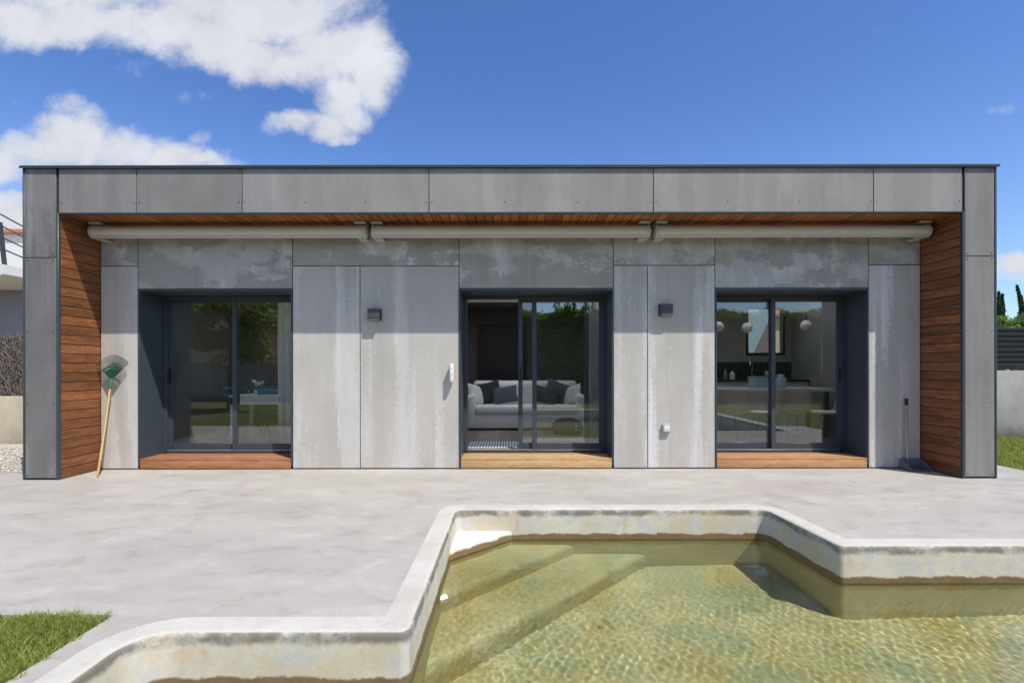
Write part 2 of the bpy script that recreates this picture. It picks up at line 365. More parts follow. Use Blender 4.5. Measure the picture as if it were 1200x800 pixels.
def mat_ground(name, a, b_, sc=2.0, bump=.4):
    m, g, b = new_mat(name); o = g.obj()
    n = g.noise(o, sc, 7, .65); f = g.noise(o, sc * 22, 4, .7)
    c = g.mix(g.ss(n, .3, .7), a, b_); c = g.mix(g.ss(f, .4, .7, 0, .5), c, tuple(x * .55 for x in a))
    g.put(b.inputs['Base Color'], c); b.inputs['Roughness'].default_value = .95; b.inputs['Specular IOR Level'].default_value = .15
    g.put(b.inputs['Normal'], g.bump(f, bump, .02)); return m
M['soil'] = mat_ground('dry_soil', (.22, .18, .13), (.32, .27, .2))
M['turf'] = mat_ground('turf', (.10, .11, .04), (.17, .19, .06), 1.5)
def mat_gravel():
    m, g, b = new_mat('gravel'); o = g.obj()
    c = g.vor(o, 45, col=True); r = g.xyz(c)[0]; dd = g.vor(o, 45)
    col = g.mix(r, (.38, .35, .31), (.66, .63, .58))
    g.put(b.inputs['Base Color'], col); b.inputs['Roughness'].default_value = .9
    g.put(b.inputs['Normal'], g.bump(g.m('SUBTRACT', 1, dd), 1.0, .02)); return m
M['gravel'] = mat_gravel()

def mat_leaf(name, a, b_, trans=.35, rough=.5):
    m, g, b = new_mat(name); r = g.white(g.node('ShaderNodeNewGeometry').outputs['Random Per Island'])
    n = g.noise(g.pos(), 1.3, 3)
    c = g.mix(g.m('ADD', g.m('MULTIPLY', r, .7), g.m('MULTIPLY', n, .3)), a, b_)
    g.put(b.inputs['Base Color'], c); b.inputs['Roughness'].default_value = rough; b.inputs['Specular IOR Level'].default_value = .3
    tl = g.node('ShaderNodeBsdfTranslucent'); g.put(tl.inputs[0], c)
    mx = g.node('ShaderNodeMixShader'); mx.inputs[0].default_value = trans
    g.l.new(b.outputs[0], mx.inputs[1]); g.l.new(tl.outputs[0], mx.inputs[2])
    g.l.new(mx.outputs[0], g.n['Material Output'].inputs[0]); return m
M['grass'] = mat_leaf('grass_blades', (.17, .24, .04), (.50, .55, .15), .5)
M['leaf_hedge'] = mat_leaf('hedge_leaves', (.13, .20, .03), (.38, .46, .09), .62)
M['leaf_olive'] = mat_leaf('olive_leaves', (.20, .27, .07), (.50, .56, .20), .68)
M['leaf_dark'] = mat_leaf('cypress_leaves', (.025, .05, .02), (.06, .10, .035), .2)
M['leaf_bush'] = mat_leaf('bush_leaves', (.09, .16, .028), (.26, .36, .08), .45)
def mat_reed():
    m, g, b = new_mat('reed'); o = g.obj(); x, y, z = g.xyz(o)
    n = g.noise(g.vm('MULTIPLY', o, (60, 60, 5)), 1, 4, .6); n2 = g.noise(g.vm('MULTIPLY', o, (3, 3, 7)), 1, 3)
    c = g.mix(g.ss(n, .3, .7), (.07, .058, .05), (.30, .26, .23)); c = g.mix(g.ss(n2, .3, .7, 0, .4), c, (.15, .12, .1))
    g.put(b.inputs['Base Color'], c); b.inputs['Roughness'].default_value = .9; g.put(b.inputs['Normal'], g.bump(n, .8, .02)); return m
M['reed'] = mat_reed()
def mat_oldwall(name, a, b_, bot, dark):
    m, g, b = new_mat(name); o = g.obj(); z = g.xyz(o)[2]
    n = g.noise(g.vm('MULTIPLY', o, (1, 1, .6)), 2.2, 7, .65); f = g.noise(o, 40, 4, .6)
    c = g.mix(g.ss(n, .3, .7), a, b_)
    zz = g.m('ADD', z, g.m('MULTIPLY', g.m('SUBTRACT', g.noise(o, 4, 6, .7), .5), .5))
    c = g.mix(g.ss(zz, bot, bot - .25, 0, .8), c, dark); c = g.mix(g.ss(f, .4, .7, 0, .15), c, tuple(x * .5 for x in a))
    g.put(b.inputs['Base Color'], c); b.inputs['Roughness'].default_value = .9; g.put(b.inputs['Normal'], g.bump(f, .3, .006)); return m
M['wall_beige'] = mat_oldwall('old_beige_wall', (.42, .36, .27), (.54, .48, .38), .12, (.40, .32, .21))
M['wall_grey'] = mat_oldwall('old_grey_wall', (.34, .34, .335), (.44, .44, .435), .28, (.16, .15, .14))
def mat_rug():
    m, g, b = new_mat('striped_rug'); x, y, z = g.xyz(g.obj())
    f = g.ss(g.m('SINE', g.m('MULTIPLY', x, 150)), -.2, .2)
    g.put(b.inputs['Base Color'], g.mix(f, (.20, .24, .32), (.68, .68, .66))); b.inputs['Roughness'].default_value = .95; return m
M['rug'] = mat_rug()
M['floor_in'] = wood('indoor_floor', (.24, .215, .17), (.32, .285, .23), 0, 1, .18, .2, .45)


# ------------------------------------------------------------------ mesh builders
def top_loc(o):
    v = Vector((0, 0, 0))
    while o is not None: v = v + o.location; o = o.parent
    return v

class MB:
    def __init__(s): s.bm = bmesh.new(); s.mi = 0
    def _fin(s, faces):
        for f in faces: f.material_index = s.mi
    def box(s, x0, x1, y0, y1, z0, z1, bev=0.0, seg=2):
        vs = [s.bm.verts.new(p) for p in ((x0, y0, z0), (x1, y0, z0), (x1, y1, z0), (x0, y1, z0), (x0, y0, z1), (x1, y0, z1), (x1, y1, z1), (x0, y1, z1))]
        fs = [s.bm.faces.new([vs[i] for i in q]) for q in ((3, 2, 1, 0), (4, 5, 6, 7), (0, 1, 5, 4), (1, 2, 6, 5), (2, 3, 7, 6), (3, 0, 4, 7))]
        s._fin(fs)
        if bev > 0:
            es = list({e for f in fs for e in f.edges})
            r = bmesh.ops.bevel(s.bm, geom=es, offset=bev, segments=seg, affect='EDGES', profile=.5)
            s._fin(r['faces'])
            vs = list({v for f in r['faces'] for v in f.verts} | {v for v in vs if v.is_valid})
        return vs
    def obox(s, c, half, rot, bev=0.0):
        vs = s.box(-half[0], half[0], -half[1], half[1], -half[2], half[2], bev)
        mt = Matrix.Translation(Vector(c)) @ rot.to_4x4()
        for v in vs: v.co = mt @ v.co
        return vs
    def bar(s, a, b, w, h=None, bev=0.0):
        """square bar from a to b"""
        a, b = Vector(a), Vector(b); dd = b - a
        q = dd.to_track_quat('Z', 'Y').to_matrix()
        return s.obox((a + b) / 2, (w / 2, (h or w) / 2, dd.length / 2), q, bev)
    def tube(s, pts, r, n=10, cap=True):
        pts = [Vector(p) for p in pts]; rs = r if isinstance(r, (list, tuple)) else [r] * len(pts)
        rings = []; up = None
        for i, p in enumerate(pts):
            t = (pts[min(i + 1, len(pts) - 1)] - pts[max(i - 1, 0)]).normalized()
            if up is None: up = t.orthogonal().normalized()
            up = (up - t * up.dot(t)).normalized(); sd = t.cross(up)
            rings.append([s.bm.verts.new(p + (up * math.cos(k * 2 * math.pi / n) + sd * math.sin(k * 2 * math.pi / n)) * rs[i]) for k in range(n)])
        fs = []
        for a, b in zip(rings, rings[1:]):
            for k in range(n): fs.append(s.bm.faces.new((a[k], a[(k + 1) % n], b[(k + 1) % n], b[k])))
        if cap: fs.append(s.bm.faces.new(rings[0][::-1])); fs.append(s.bm.faces.new(rings[-1]))
        s._fin(fs)
    def lathe(s, prof, c=(0, 0, 0), n=24, axis='Z'):
        c = Vector(c); rings = []
        for (r, h) in prof:
            ring = []
            for k in range(n):
                a = k * 2 * math.pi / n; q = (r * math.cos(a), r * math.sin(a), h)
                if axis == 'X': q = (h, q[0], q[1])
                if axis == 'Y': q = (q[0], h, q[1])
                ring.append(s.bm.verts.new(c + Vector(q)))
            rings.append(ring)
        fs = []
        for a, b in zip(rings, rings[1:]):
            for k in range(n): fs.append(s.bm.faces.new((a[k], a[(k + 1) % n], b[(k + 1) % n], b[k])))
        fs.append(s.bm.faces.new(rings[0][::-1])); fs.append(s.bm.faces.new(rings[-1])); s._fin(fs)
    def prism(s, poly, y0, y1, axis='Y'):
        """polygon of (a,b) pairs swept along axis"""
        def P(a, b, t): return {'Y': (a, t, b), 'X': (t, a, b), 'Z': (a, b, t)}[axis]
        A = [s.bm.verts.new(P(a, b, y0)) for a, b in poly]; B = [s.bm.verts.new(P(a, b, y1)) for a, b in poly]
        n = len(poly); fs = [s.bm.faces.new(A[::-1]), s.bm.faces.new(B)]
        for k in range(n): fs.append(s.bm.faces.new((A[k], A[(k + 1) % n], B[(k + 1) % n], B[k])))
        s._fin(fs)
    def build(s, name, mats, parent=None, smooth=True, ang=40, fixn=True):
        mats = mats if isinstance(mats, (list, tuple)) else [mats]
        if fixn: bmesh.ops.recalc_face_normals(s.bm, faces=s.bm.faces[:])
        if parent is not None:
            off = top_loc(parent)
            for v in s.bm.verts: v.co -= off
        s.bm.normal_update()
        for f in s.bm.faces: f.smooth = smooth
        for e in s.bm.edges:
            if len(e.link_faces) == 2 and e.calc_face_angle(0) > R(ang): e.smooth = False
        me = bpy.data.meshes.new(name); s.bm.to_mesh(me); s.bm.free()
        for m in mats: me.materials.append(m)
        o = bpy.data.objects.new(name, me); COL.objects.link(o)
        if parent is not None: o.parent = parent
        return o

def tag(o, label=None, cat=None, group=None, kind=None):
    if label: o['label'] = label
    if cat: o['category'] = cat
    if group: o['group'] = group
    if kind: o['kind'] = kind
    return o

def thing(name, loc, label, cat, group=None):
    o = bpy.data.objects.new(name, None); COL.objects.link(o); o.location = loc
    o.empty_display_size = .1
    return tag(o, label, cat, group)

def np_mesh(name, verts, faces, mat, parent=None, smooth=False):
    verts = np.asarray(verts, dtype=np.float32); faces = np.asarray(faces, dtype=np.int32)
    if parent is not None: verts = verts - np.array(top_loc(parent), dtype=np.float32)
    k = faces.shape[1]
    me = bpy.data.meshes.new(name); me.vertices.add(len(verts)); me.vertices.foreach_set('co', verts.ravel())
    me.loops.add(faces.size); me.loops.foreach_set('vertex_index', faces.ravel())
    me.polygons.add(len(faces)); me.polygons.foreach_set('loop_start', np.arange(len(faces), dtype=np.int32) * k)
    me.polygons.foreach_set('loop_total', np.full(len(faces), k, dtype=np.int32))
    if smooth: me.polygons.foreach_set('use_smooth', np.ones(len(faces), dtype=bool))
    me.update(calc_edges=True); me.validate()
    me.materials.append(mat)
    o = bpy.data.objects.new(name, me); COL.objects.link(o)
    if parent is not None: o.parent = parent
    return o

def leaves(pts, nrm, size, name, mat, parent=None, aspect=.5, spread=.8):
    """a leaf (folded diamond) at every point, roughly facing along nrm"""
    n = len(pts); s = size * rng.uniform(.6, 1.35, n)[:, None]
    d1 = rng.normal(size=(n, 3)); nn = nrm + rng.normal(size=(n, 3)) * spread
    nn /= np.linalg.norm(nn, axis=1)[:, None] + 1e-9
    a = np.cross(nn, d1); a /= np.linalg.norm(a, axis=1)[:, None] + 1e-9; b = np.cross(nn, a)
    p0 = pts - a * s; p2 = pts + a * s; p1 = pts + b * s * aspect + nn * s * .2; p3 = pts - b * s * aspect + nn * s * .2
    v = np.stack([p0, p1, p2, p3], 1).reshape(-1, 3); f = np.arange(4 * n).reshape(-1, 4)
    return np_mesh(name, v, f, mat, parent)

def blades(px, py, z0, h, w, name, mat):
    n = len(px); ang = rng.uniform(0, 2 * np.pi, n); hh = h * rng.uniform(.45, 1.3, n); ww = w * rng.uniform(.6, 1.3, n)
    lean = hh * rng.uniform(.1, .9, n); la = rng.uniform(0, 2 * np.pi, n)
    cx, cy = np.cos(ang) * ww, np.sin(ang) * ww; lx, ly = np.cos(la) * lean, np.sin(la) * lean
    z = np.full(n, z0)
    b0 = np.stack([px - cx, py - cy, z], 1); b1 = np.stack([px + cx, py + cy, z], 1)
    m0 = np.stack([px - cx * .8 + lx * .35, py - cy * .8 + ly * .35, z + hh * .6], 1); m1 = np.stack([px + cx * .8 + lx * .35, py + cy * .8 + ly * .35, z + hh * .6], 1)
    t = np.stack([px + lx, py + ly, z + hh], 1); t2 = t + np.stack([cx * .15, cy * .15, z * 0], 1)
    v = np.stack([b0, b1, m1, m0, t2, t], 1).reshape(-1, 3)
    i = (np.arange(n) * 6)[:, None]
    f = np.concatenate([i + np.array([[0, 1, 2, 3]]), i + np.array([[3, 2, 4, 5]])], 0)
    return np_mesh(name, v, f, mat, None)


# ------------------------------------------------------------------ the ground, terrace and pool
POOL = [(-.50, 4.81), (2.40, 4.81), (2.46, 3.82), (5.80, 3.82), (5.80, -1.5), (-1.87, -1.5), (-1.87, 2.59), (-.51, 2.59)][::-1]   # counter-clockwise
RAD = [.06, .20, .1, .1, .1, .05, .10, .07]

def outline(off, n=8):
    P = [Vector(p) for p in POOL]; N = len(P); res = []
    lines = []
    for i in range(N):
        a, b = P[i], P[(i + 1) % N]; dd = (b - a).normalized(); nrm = Vector((dd.y, -dd.x))
        lines.append((a + nrm * off, dd))
    for i in range(N):
        (p, d1), (q, d2) = lines[i - 1], lines[i]
        cr = d1.x * d2.y - d1.y * d2.x
        t = ((q - p).x * d2.y - (q - p).y * d2.x) / cr; c = p + d1 * t
        convex = cr > 0; r = RAD[i] + off if convex else max(RAD[i] - off, .004)
        k = r * math.tan(math.acos(max(-1, min(1, d1.dot(d2)))) / 2)
        s, e = c - d1 * k, c + d2 * k
        nn = Vector((-d1.y, d1.x)) if convex else Vector((d1.y, -d1.x)); cen = s + nn * r
        a0 = math.atan2((s - cen).y, (s - cen).x); a1 = math.atan2((e - cen).y, (e - cen).x)
        da = (a1 - a0 + math.pi) % (2 * math.pi) - math.pi
        for j in range(n + 1):
            a = a0 + da * j / n; res.append((cen.x + r * math.cos(a), cen.y + r * math.sin(a)))
    return res

FLOOR_Z = -.96
COPE = .155
prof = [(COPE, -.20), (COPE, .006), (.035, .006), (.020, .005), (.009, .000), (.002, -.010), (0, -.025), (0, -.12), (0, WATER_Z), (0, -.6), (0, FLOOR_Z)]
mb = MB(); rings = []
def densify(loop, step=.25):
    return loop
for off, z in prof:
    rings.append([mb.bm.verts.new((x, y, z)) for x, y in outline(off)])
n = len(rings[0])
for a, b in zip(rings, rings[1:]):
    for k in range(n): mb.bm.faces.new((a[k], b[k], b[(k + 1) % n], a[(k + 1) % n]))
mb.bm.faces.new(rings[-1][::-1])
pool = tag(mb.build('swimming_pool', M['pool'], None, True, 50, True), 'sunken concrete swimming pool with stained pale walls and stepped corners', 'swimming pool')
pool_parts = [pool]

# corner steps, bench (parts of the pool shell)
def corner_step(leg, ztop, mat, name='corner_step'):
    mb = MB(); x0, y0 = -.66, 4.97; leg += .34
    poly = [(x0, y0 - leg), (x0 + leg * 1.02, y0), (x0, y0)]
    mb.prism(poly, FLOOR_Z - .2, ztop, 'Z')
    bmesh.ops.bevel(mb.bm, geom=mb.bm.edges[:], offset=.10 if ztop < WATER_Z else .03, segments=8, profile=.5, affect='EDGES')
    o = mb.build(name, mat, pool, True); pool_parts.append(o); return o
corner_step(.49, WATER_Z + .075, M['pool'])['label'] = 'pale triangular corner step just above the water'
corner_step(1.06, WATER_Z - .15, M['pool']); corner_step(1.72, WATER_Z - .39, M['pool'])

def fill_with_hole(name, outer, hole, z, mat, skirt=.05):
    bm = bmesh.new(); es = []; ov = None
    for loop in (outer, hole):
        vs = [bm.verts.new((x, y, z)) for x, y in loop]
        ee = [bm.edges.new((vs[i], vs[(i + 1) % len(vs)])) for i in range(len(vs))]; es += ee
        if ov is None: ov = ee
    bmesh.ops.triangle_fill(bm, use_beauty=True, edges=es)
    for f in bm.faces:
        if f.normal.z < 0: f.normal_flip()
    r = bmesh.ops.extrude_edge_only(bm, edges=[e for e in ov if e.is_valid])
    for v in r['geom']:
        if isinstance(v, bmesh.types.BMVert): v.co.z -= skirt
    me = bpy.data.meshes.new(name); bm.to_mesh(me); bm.free(); me.materials.append(mat)
    o = bpy.data.objects.new(name, me); COL.objects.link(o); return tag(o, kind='structure')
TER = [(-14, 2.78), (-2.15, 2.78), (-2.15, -1.8), (6.1, -1.8), (6.1, 2.9), (6.62, 2.9), (6.62, 7.0), (-6.05, 7.0), (-6.05, 6.52), (-14, 6.36)]
terrace = fill_with_hole('terrace', TER, outline(COPE - .006), 0.0, M['terrace'])
def rects(name, rs, z, mat):
    mb = MB()
    for (x0, x1, y0, y1) in rs:
        vs = [mb.bm.verts.new(p) for p in ((x0, y0, z), (x1, y0, z), (x1, y1, z), (x0, y1, z))]; mb.bm.faces.new(vs)
    bmesh.ops.remove_doubles(mb.bm, verts=mb.bm.verts[:], dist=1e-5)
    return tag(mb.build(name, mat), kind='structure')
B = 600
ground = rects('ground', [(-B, B, 5.3, B), (-B, B, -B, -1.75), (-B, -2.1, -1.75, 5.3), (6.05, B, -1.75, 5.3)], -.06, M['soil'])
rects('lawn', [(-14, -2.152, -6.5, 2.779), (-2.152, 14, -6.5, -1.803), (6.102, 14, -1.803, 2.898), (6.622, 14, 2.898, 9.7)], -.03, M['turf'])
rects('gravel_bed', [(-14, -5.7, 6.40, 9.3)], -.035, M['gravel'])

# grass
def scatter(x0, x1, y0, y1, dens):
    n = int((x1 - x0) * (y1 - y0) * dens); return rng.uniform(x0, x1, n), rng.uniform(y0, y1, n)
def clump(px, py, f=1.4, thr=-.55):
    k = np.sin(px * 9 * f + np.sin(py * 7) * 2) * np.sin(py * 11 * f + np.sin(px * 5) * 2); return k > thr
a = scatter(-4.6, -2.10, 1.7, 2.82, 30000); c = scatter(-8, -2.17, -1.5, 2.77, 1500)
px = np.concatenate([a[0], c[0]]); py = np.concatenate([a[1], c[1]])
rag = .018 * np.sin(px * 31) + .014 * np.sin(px * 77 + 1) + rng.normal(0, .010, len(px)); rag2 = .018 * np.sin(py * 37 + 2) + .014 * np.sin(py * 83) + rng.normal(0, .010, len(px))
keep = (py < 2.775 + rag) & (px < -2.150 + rag2)
bare = np.sin(px * 5.1 + 2 * np.sin(py * 4.3)) * np.sin(py * 6.7 + 1.5 * np.sin(px * 3.7)); keep &= (bare > -.62) | (rng.uniform(0, 1, len(px)) < .22)
px, py, bare = px[keep], py[keep], bare[keep]
hs_ = .030 + .030 * (bare + 1) / 2 + .02 * (rng.uniform(0, 1, len(px)) < .04)
tag(blades(px, py, -.03, hs_, .0024, 'grass', M['grass']), 'green grass corner beside the pool coping', 'grass', kind='stuff')
k = rng.choice(len(px), 2600); M['straw'] = mat_leaf('dry_grass', (.42, .36, .18), (.62, .54, .30), .3, .8)
tag(blades(px[k], py[k], -.03, .045, .0022, 'dry_grass', M['straw']), 'dry straw blades among the green grass', 'grass', kind='stuff')
a = scatter(6.65, 10.5, 4.5, 9.68, 1600); c = scatter(6.13, 12, -1.5, 2.88, 350); e = scatter(-8, 12, -6, -1.83, 220)
tag(blades(np.concatenate([a[0], c[0], e[0]]), np.concatenate([a[1], c[1], e[1]]), -.03, .055, .005, 'lawn_grass', M['grass']), 'mown lawn grass beyond the terrace', 'grass', kind='stuff')
# loose stones on the gravel bed
n = 2600; sx, sy = rng.uniform(-8.6, -5.85, n), rng.uniform(6.6, 9.2, n); sr = rng.uniform(.010, .028, n)
base = np.array([[1, 0, 0], [-1, 0, 0], [0, 1, 0], [0, -1, 0], [0, 0, .7], [0, 0, -.7]], dtype=float); of = np.array([[0, 2, 4], [2, 1, 4], [1, 3, 4], [3, 0, 4], [2, 0, 5], [1, 2, 5], [3, 1, 5], [0, 3, 5]])
V = (base[None] * rng.uniform(.6, 1.3, (n, 6, 1))) * sr[:, None, None] + np.stack([sx, sy, np.full(n, -.025)], 1)[:, None]
F = (np.arange(n) * 6)[:, None, None] + of[None]
M['stone'] = mat_leaf('loose_stone', (.34, .31, .27), (.68, .65, .6), 0.0, .9)
tag(np_mesh('gravel_stones', V.reshape(-1, 3), F.reshape(-1, 3), M['stone']), 'loose pale gravel stones left of the house', 'gravel', kind='stuff')

# water surface with real ripples
def wave_h(X, Y):
    h = np.zeros_like(X); r = np.random.default_rng(5)
    for i in range(64):
        lam = float(np.exp(r.uniform(np.log(.036), np.log(.12)))); a = r.normal(.2, .75); k = 2 * np.pi / lam
        kx, ky = k * np.cos(a), k * np.sin(a); amp = .000028 * (lam / .08) ** 1.0
        h += amp * np.sin(kx * X + ky * Y + r.uniform(0, 6.28) + .8 * np.sin(1.3 * X + .9 * Y + i))
    for i in range(6):
        lam = r.uniform(.25, .5); a = r.normal(.7, .7); k = 2 * np.pi / lam
        h += .0003 * np.sin(k * np.cos(a) * X + k * np.sin(a) * Y + r.uniform(0, 6.28))
    return h
step = .0095
gx = np.arange(-1.93, 5.86, step); gy = np.concatenate([np.arange(-1.55, 1.85, .04), np.arange(1.85, 4.86, step)])
X, Y = np.meshgrid(gx, gy); amp = .5 + .5 * np.sin(X * .9 + 1.1 * Y + .6) * np.sin(.7 * Y - .4 * X + 1)
calm = 1 - .6 * np.clip((Y - 3.3) / 1.3, 0, 1)
Z = WATER_Z + wave_h(X, Y) * (0.65 + .7 * amp) * calm
nx, ny = len(gx), len(gy)
idx = np.arange(nx * ny).reshape(ny, nx)
q = np.stack([idx[:-1, :-1], idx[:-1, 1:], idx[1:, 1:], idx[1:, :-1]], -1).reshape(-1, 4)
cx = ((X[:-1, :-1] + X[1:, 1:]) / 2).ravel(); cy = ((Y[:-1, :-1] + Y[1:, 1:]) / 2).ravel()
e = .03
inside = ((cx > -.5 - e) & (cx < 2.43 + e) & (cy < 4.81 + e)) | ((cx > -1.87 - e) & (cy < 2.59 + e)) | ((cx > -.5 - e) & (cy < 3.82 + e))
inside &= ~((cx < -.5 - e) & (cy > 2.59 + e)) & ~((cx > 2.43 + e) & (cy > 3.82 + e))
q = q[inside]; used = np.unique(q); remap = -np.ones(nx * ny, dtype=np.int64); remap[used] = np.arange(len(used))
VV = np.stack([X.ravel(), Y.ravel(), Z.ravel()], 1)[used]
water = tag(np_mesh('water', VV, remap[q], M['water'], None, True), kind='structure')
water.cycles.is_caustics_caster = True
for o in pool_parts: o.cycles.is_caustics_receiver = True

# ------------------------------------------------------------------ the house
WY, FY = 6.74, 6.12
XL, XR, IL, IR = -5.814, 5.824, -5.386, 5.416        # portal, outer and inner
TOP, SOF = 3.735, 3.186
house = thing('modern_house', (0, WY, 0), 'flat roofed modern house clad in grey cement boards with three sliding doors', 'house')
DOORS = [(-4.887, -2.853), (-.663, 1.370), (2.707, 4.729)]
HEAD = 2.373

def panel(x0, x1, z0, z1, y, mat, screws, dark=False, gap=.005, name='cladding_panel', rows=None):
    mb = MB(); mb.box(x0 + gap, x1 - gap, y, y + .012, z0 + gap, z1 - gap, .0015, 1)
    mb.mi = 1
    for sx, sz in screws:
        mb.lathe([(.007, y - .003), (.007, y + .002)], (sx, 0, sz), 10, 'Y')
    return mb.build(name, [mat, M['screw_d'] if dark else M['screw_l']], house)

def wx(px): return (px - 597) / 89.02
def wz(py): return 1.34 + (430 - py) / 89.02
def fx(px): return (px - 597) / 98.04
def grid_screws(x0, x1, z0, z1, nx, nz, m=.035):
    xs = [x0 + m + (x1 - x0 - 2 * m) * i / max(1, nx - 1) for i in range(nx)]; zs = [z0 + m + (z1 - z0 - 2 * m) * i / max(1, nz - 1) for i in range(nz)]
    return [(a, b) for a in xs for b in zs]
WL, WR = IL + .006, IR - .006
J = 2.675                                         # joint under the upper row
xs_full = [(WL, -4.887), (-2.853, wx(422)), (wx(422), -.663), (1.370, wx(759)), (wx(759), 2.707), (4.729, WR)]
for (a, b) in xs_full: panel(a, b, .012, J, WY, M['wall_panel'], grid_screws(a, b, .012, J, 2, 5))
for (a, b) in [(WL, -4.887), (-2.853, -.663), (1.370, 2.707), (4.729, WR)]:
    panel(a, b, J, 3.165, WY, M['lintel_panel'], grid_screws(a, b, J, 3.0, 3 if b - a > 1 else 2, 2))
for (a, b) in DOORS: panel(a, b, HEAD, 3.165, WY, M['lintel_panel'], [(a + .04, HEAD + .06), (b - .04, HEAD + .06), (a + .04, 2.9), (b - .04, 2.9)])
# structural wall behind the boards
mb = MB(); yb0, yb1 = WY + .014, 7.34
segs = [(XL + .05, -4.889), (-2.851, -.665), (1.372, 2.705), (4.731, XR - .05)]
for (a, b) in segs: mb.box(a, b, yb0, yb1, 0.0, 3.28)
for (a, b) in DOORS:
    mb.box(a - .002, b + .002, yb0, yb1, HEAD, 3.28)
    mb.box(a - .002, b + .002, WY + .06, yb1 + .02, 0.0, .10)
mb.build('outer_wall', M['core'], house)
# portal: fascia and columns
fj = [IL, fx(160), fx(284), fx(503), fx(766), fx(1024), IR]
for a, b in zip(fj, fj[1:]):
    k = 2 if b - a < 1.4 else 4
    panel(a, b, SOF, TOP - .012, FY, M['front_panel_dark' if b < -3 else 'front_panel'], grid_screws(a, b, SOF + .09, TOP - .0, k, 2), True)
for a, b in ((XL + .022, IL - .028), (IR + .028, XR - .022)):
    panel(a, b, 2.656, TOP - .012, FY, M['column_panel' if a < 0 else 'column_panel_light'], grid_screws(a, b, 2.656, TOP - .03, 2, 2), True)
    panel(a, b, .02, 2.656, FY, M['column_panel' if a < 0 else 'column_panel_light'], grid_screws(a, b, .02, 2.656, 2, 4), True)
mb = MB()
mb.box(XL + .01, IL - .005, FY + .013, WY, 0.01, TOP - .05); mb.box(IR + .005, XR - .01, FY + .013, WY, 0.01, TOP - .05)
mb.box(IL - .005, IR + .005, FY + .013, WY, SOF + .03, TOP - .05); mb.build('portal_core', M['core'], house)
for (a, b, z1) in ((XL, XL + .022, TOP), (IL - .028, IL, SOF), (IR, IR + .028, SOF), (XR - .022, XR, TOP)):
    mb = MB(); mb.box(a, b, FY - .006, FY + .012 + (.15 if abs(a) > 5.6 else .014), 0.004, z1, .003, 1); mb.build('edge_trim', M['trim'], house)
mb = MB(); mb.box(IL, IR, FY - .004, FY + .05, SOF - .008, SOF + .006, .002, 1); mb.build('edge_trim', M['trim'], house)
# outer sides
for (a, b) in ((XL + .002, XL + .012), (XR - .012, XR - .002)):
    mb = MB(); mb.box(a, b, FY + .162, 10.4, 0.01, TOP - .05); mb.build('side_cladding', M['column_panel'], house)
# roof with flashing
mb = MB(); FILL_OPENINGS = [(-5.0, -2.5, 7.5, 9.9), (-1.4, 1.7, 7.5, 10.1), (2.5, 5.3, 7.5, 9.3)]  # roof openings added, out of view, to brighten the rooms
xs_ = [XL + .02]
for q in FILL_OPENINGS: xs_ += [q[0], q[1]]
xs_.append(XR - .02)
for i in range(0, 8, 2): mb.box(xs_[i], xs_[i + 1], FY + .03, 11.3, TOP - .045, TOP - .01)
for (a, b, c, d_) in FILL_OPENINGS: mb.box(a, b, FY + .03, c, TOP - .045, TOP - .01); mb.box(a, b, d_, 11.3, TOP - .045, TOP - .01)
roof = mb.build('roof', M['flashing'], house)
mb = MB(); mb.box(XL - .02, XR + .02, FY - .03, FY + .16, TOP - .008, TOP + .012, .004, 1); mb.box(XL - .02, XR + .02, FY - .03, FY - .022, TOP - .020, TOP - .008); mb.build('flashing', M['flashing'], roof)

def grooved(coords, axis, a0, a1, y0, y1, depth, sign, fixed, name, mat):
    """boards with V grooves: coords = joints along the cross axis"""
    pr = []
    for i, c in enumerate(coords):
        if i == 0: pr.append((c, 0)); continue
        if i < len(coords) - 1: pr += [(c - .006, 0), (c - .0025, depth), (c + .0025, depth), (c + .006, 0)]
        else: pr.append((c, 0))
    mb = MB(); A, Bv = [], []
    for c, dd in pr:
        if axis == 'Z':
            A.append(mb.bm.verts.new((fixed + sign * dd, y0, c))); Bv.append(mb.bm.verts.new((fixed + sign * dd, y1, c)))
        else:
            A.append(mb.bm.verts.new((c, y0, fixed + sign * dd))); Bv.append(mb.bm.verts.new((c, y1, fixed + sign * dd)))
    for i in range(len(A) - 1): mb.bm.faces.new((A[i], A[i + 1], Bv[i + 1], Bv[i]))
    return mb.build(name, mat, house, False, 20, False)
zs = [.01 + .1155 * i for i in range(28)] + [SOF + .01]
grooved(zs, 'Z', 0, 0, FY + .03, WY + .012, .014, -1, IL - .002, 'wood_lining', M['clad'])
grooved(zs, 'Z', 0, 0, FY + .03, WY + .012, .014, 1, IR + .002, 'wood_lining', M['clad'])
xs = [IL + .108 * i for i in range(100)] + [IR]
grooved(xs, 'X', 0, 0, FY + .03, WY + .012, .016, 1, SOF + .004, 'soffit', M['soffit'])

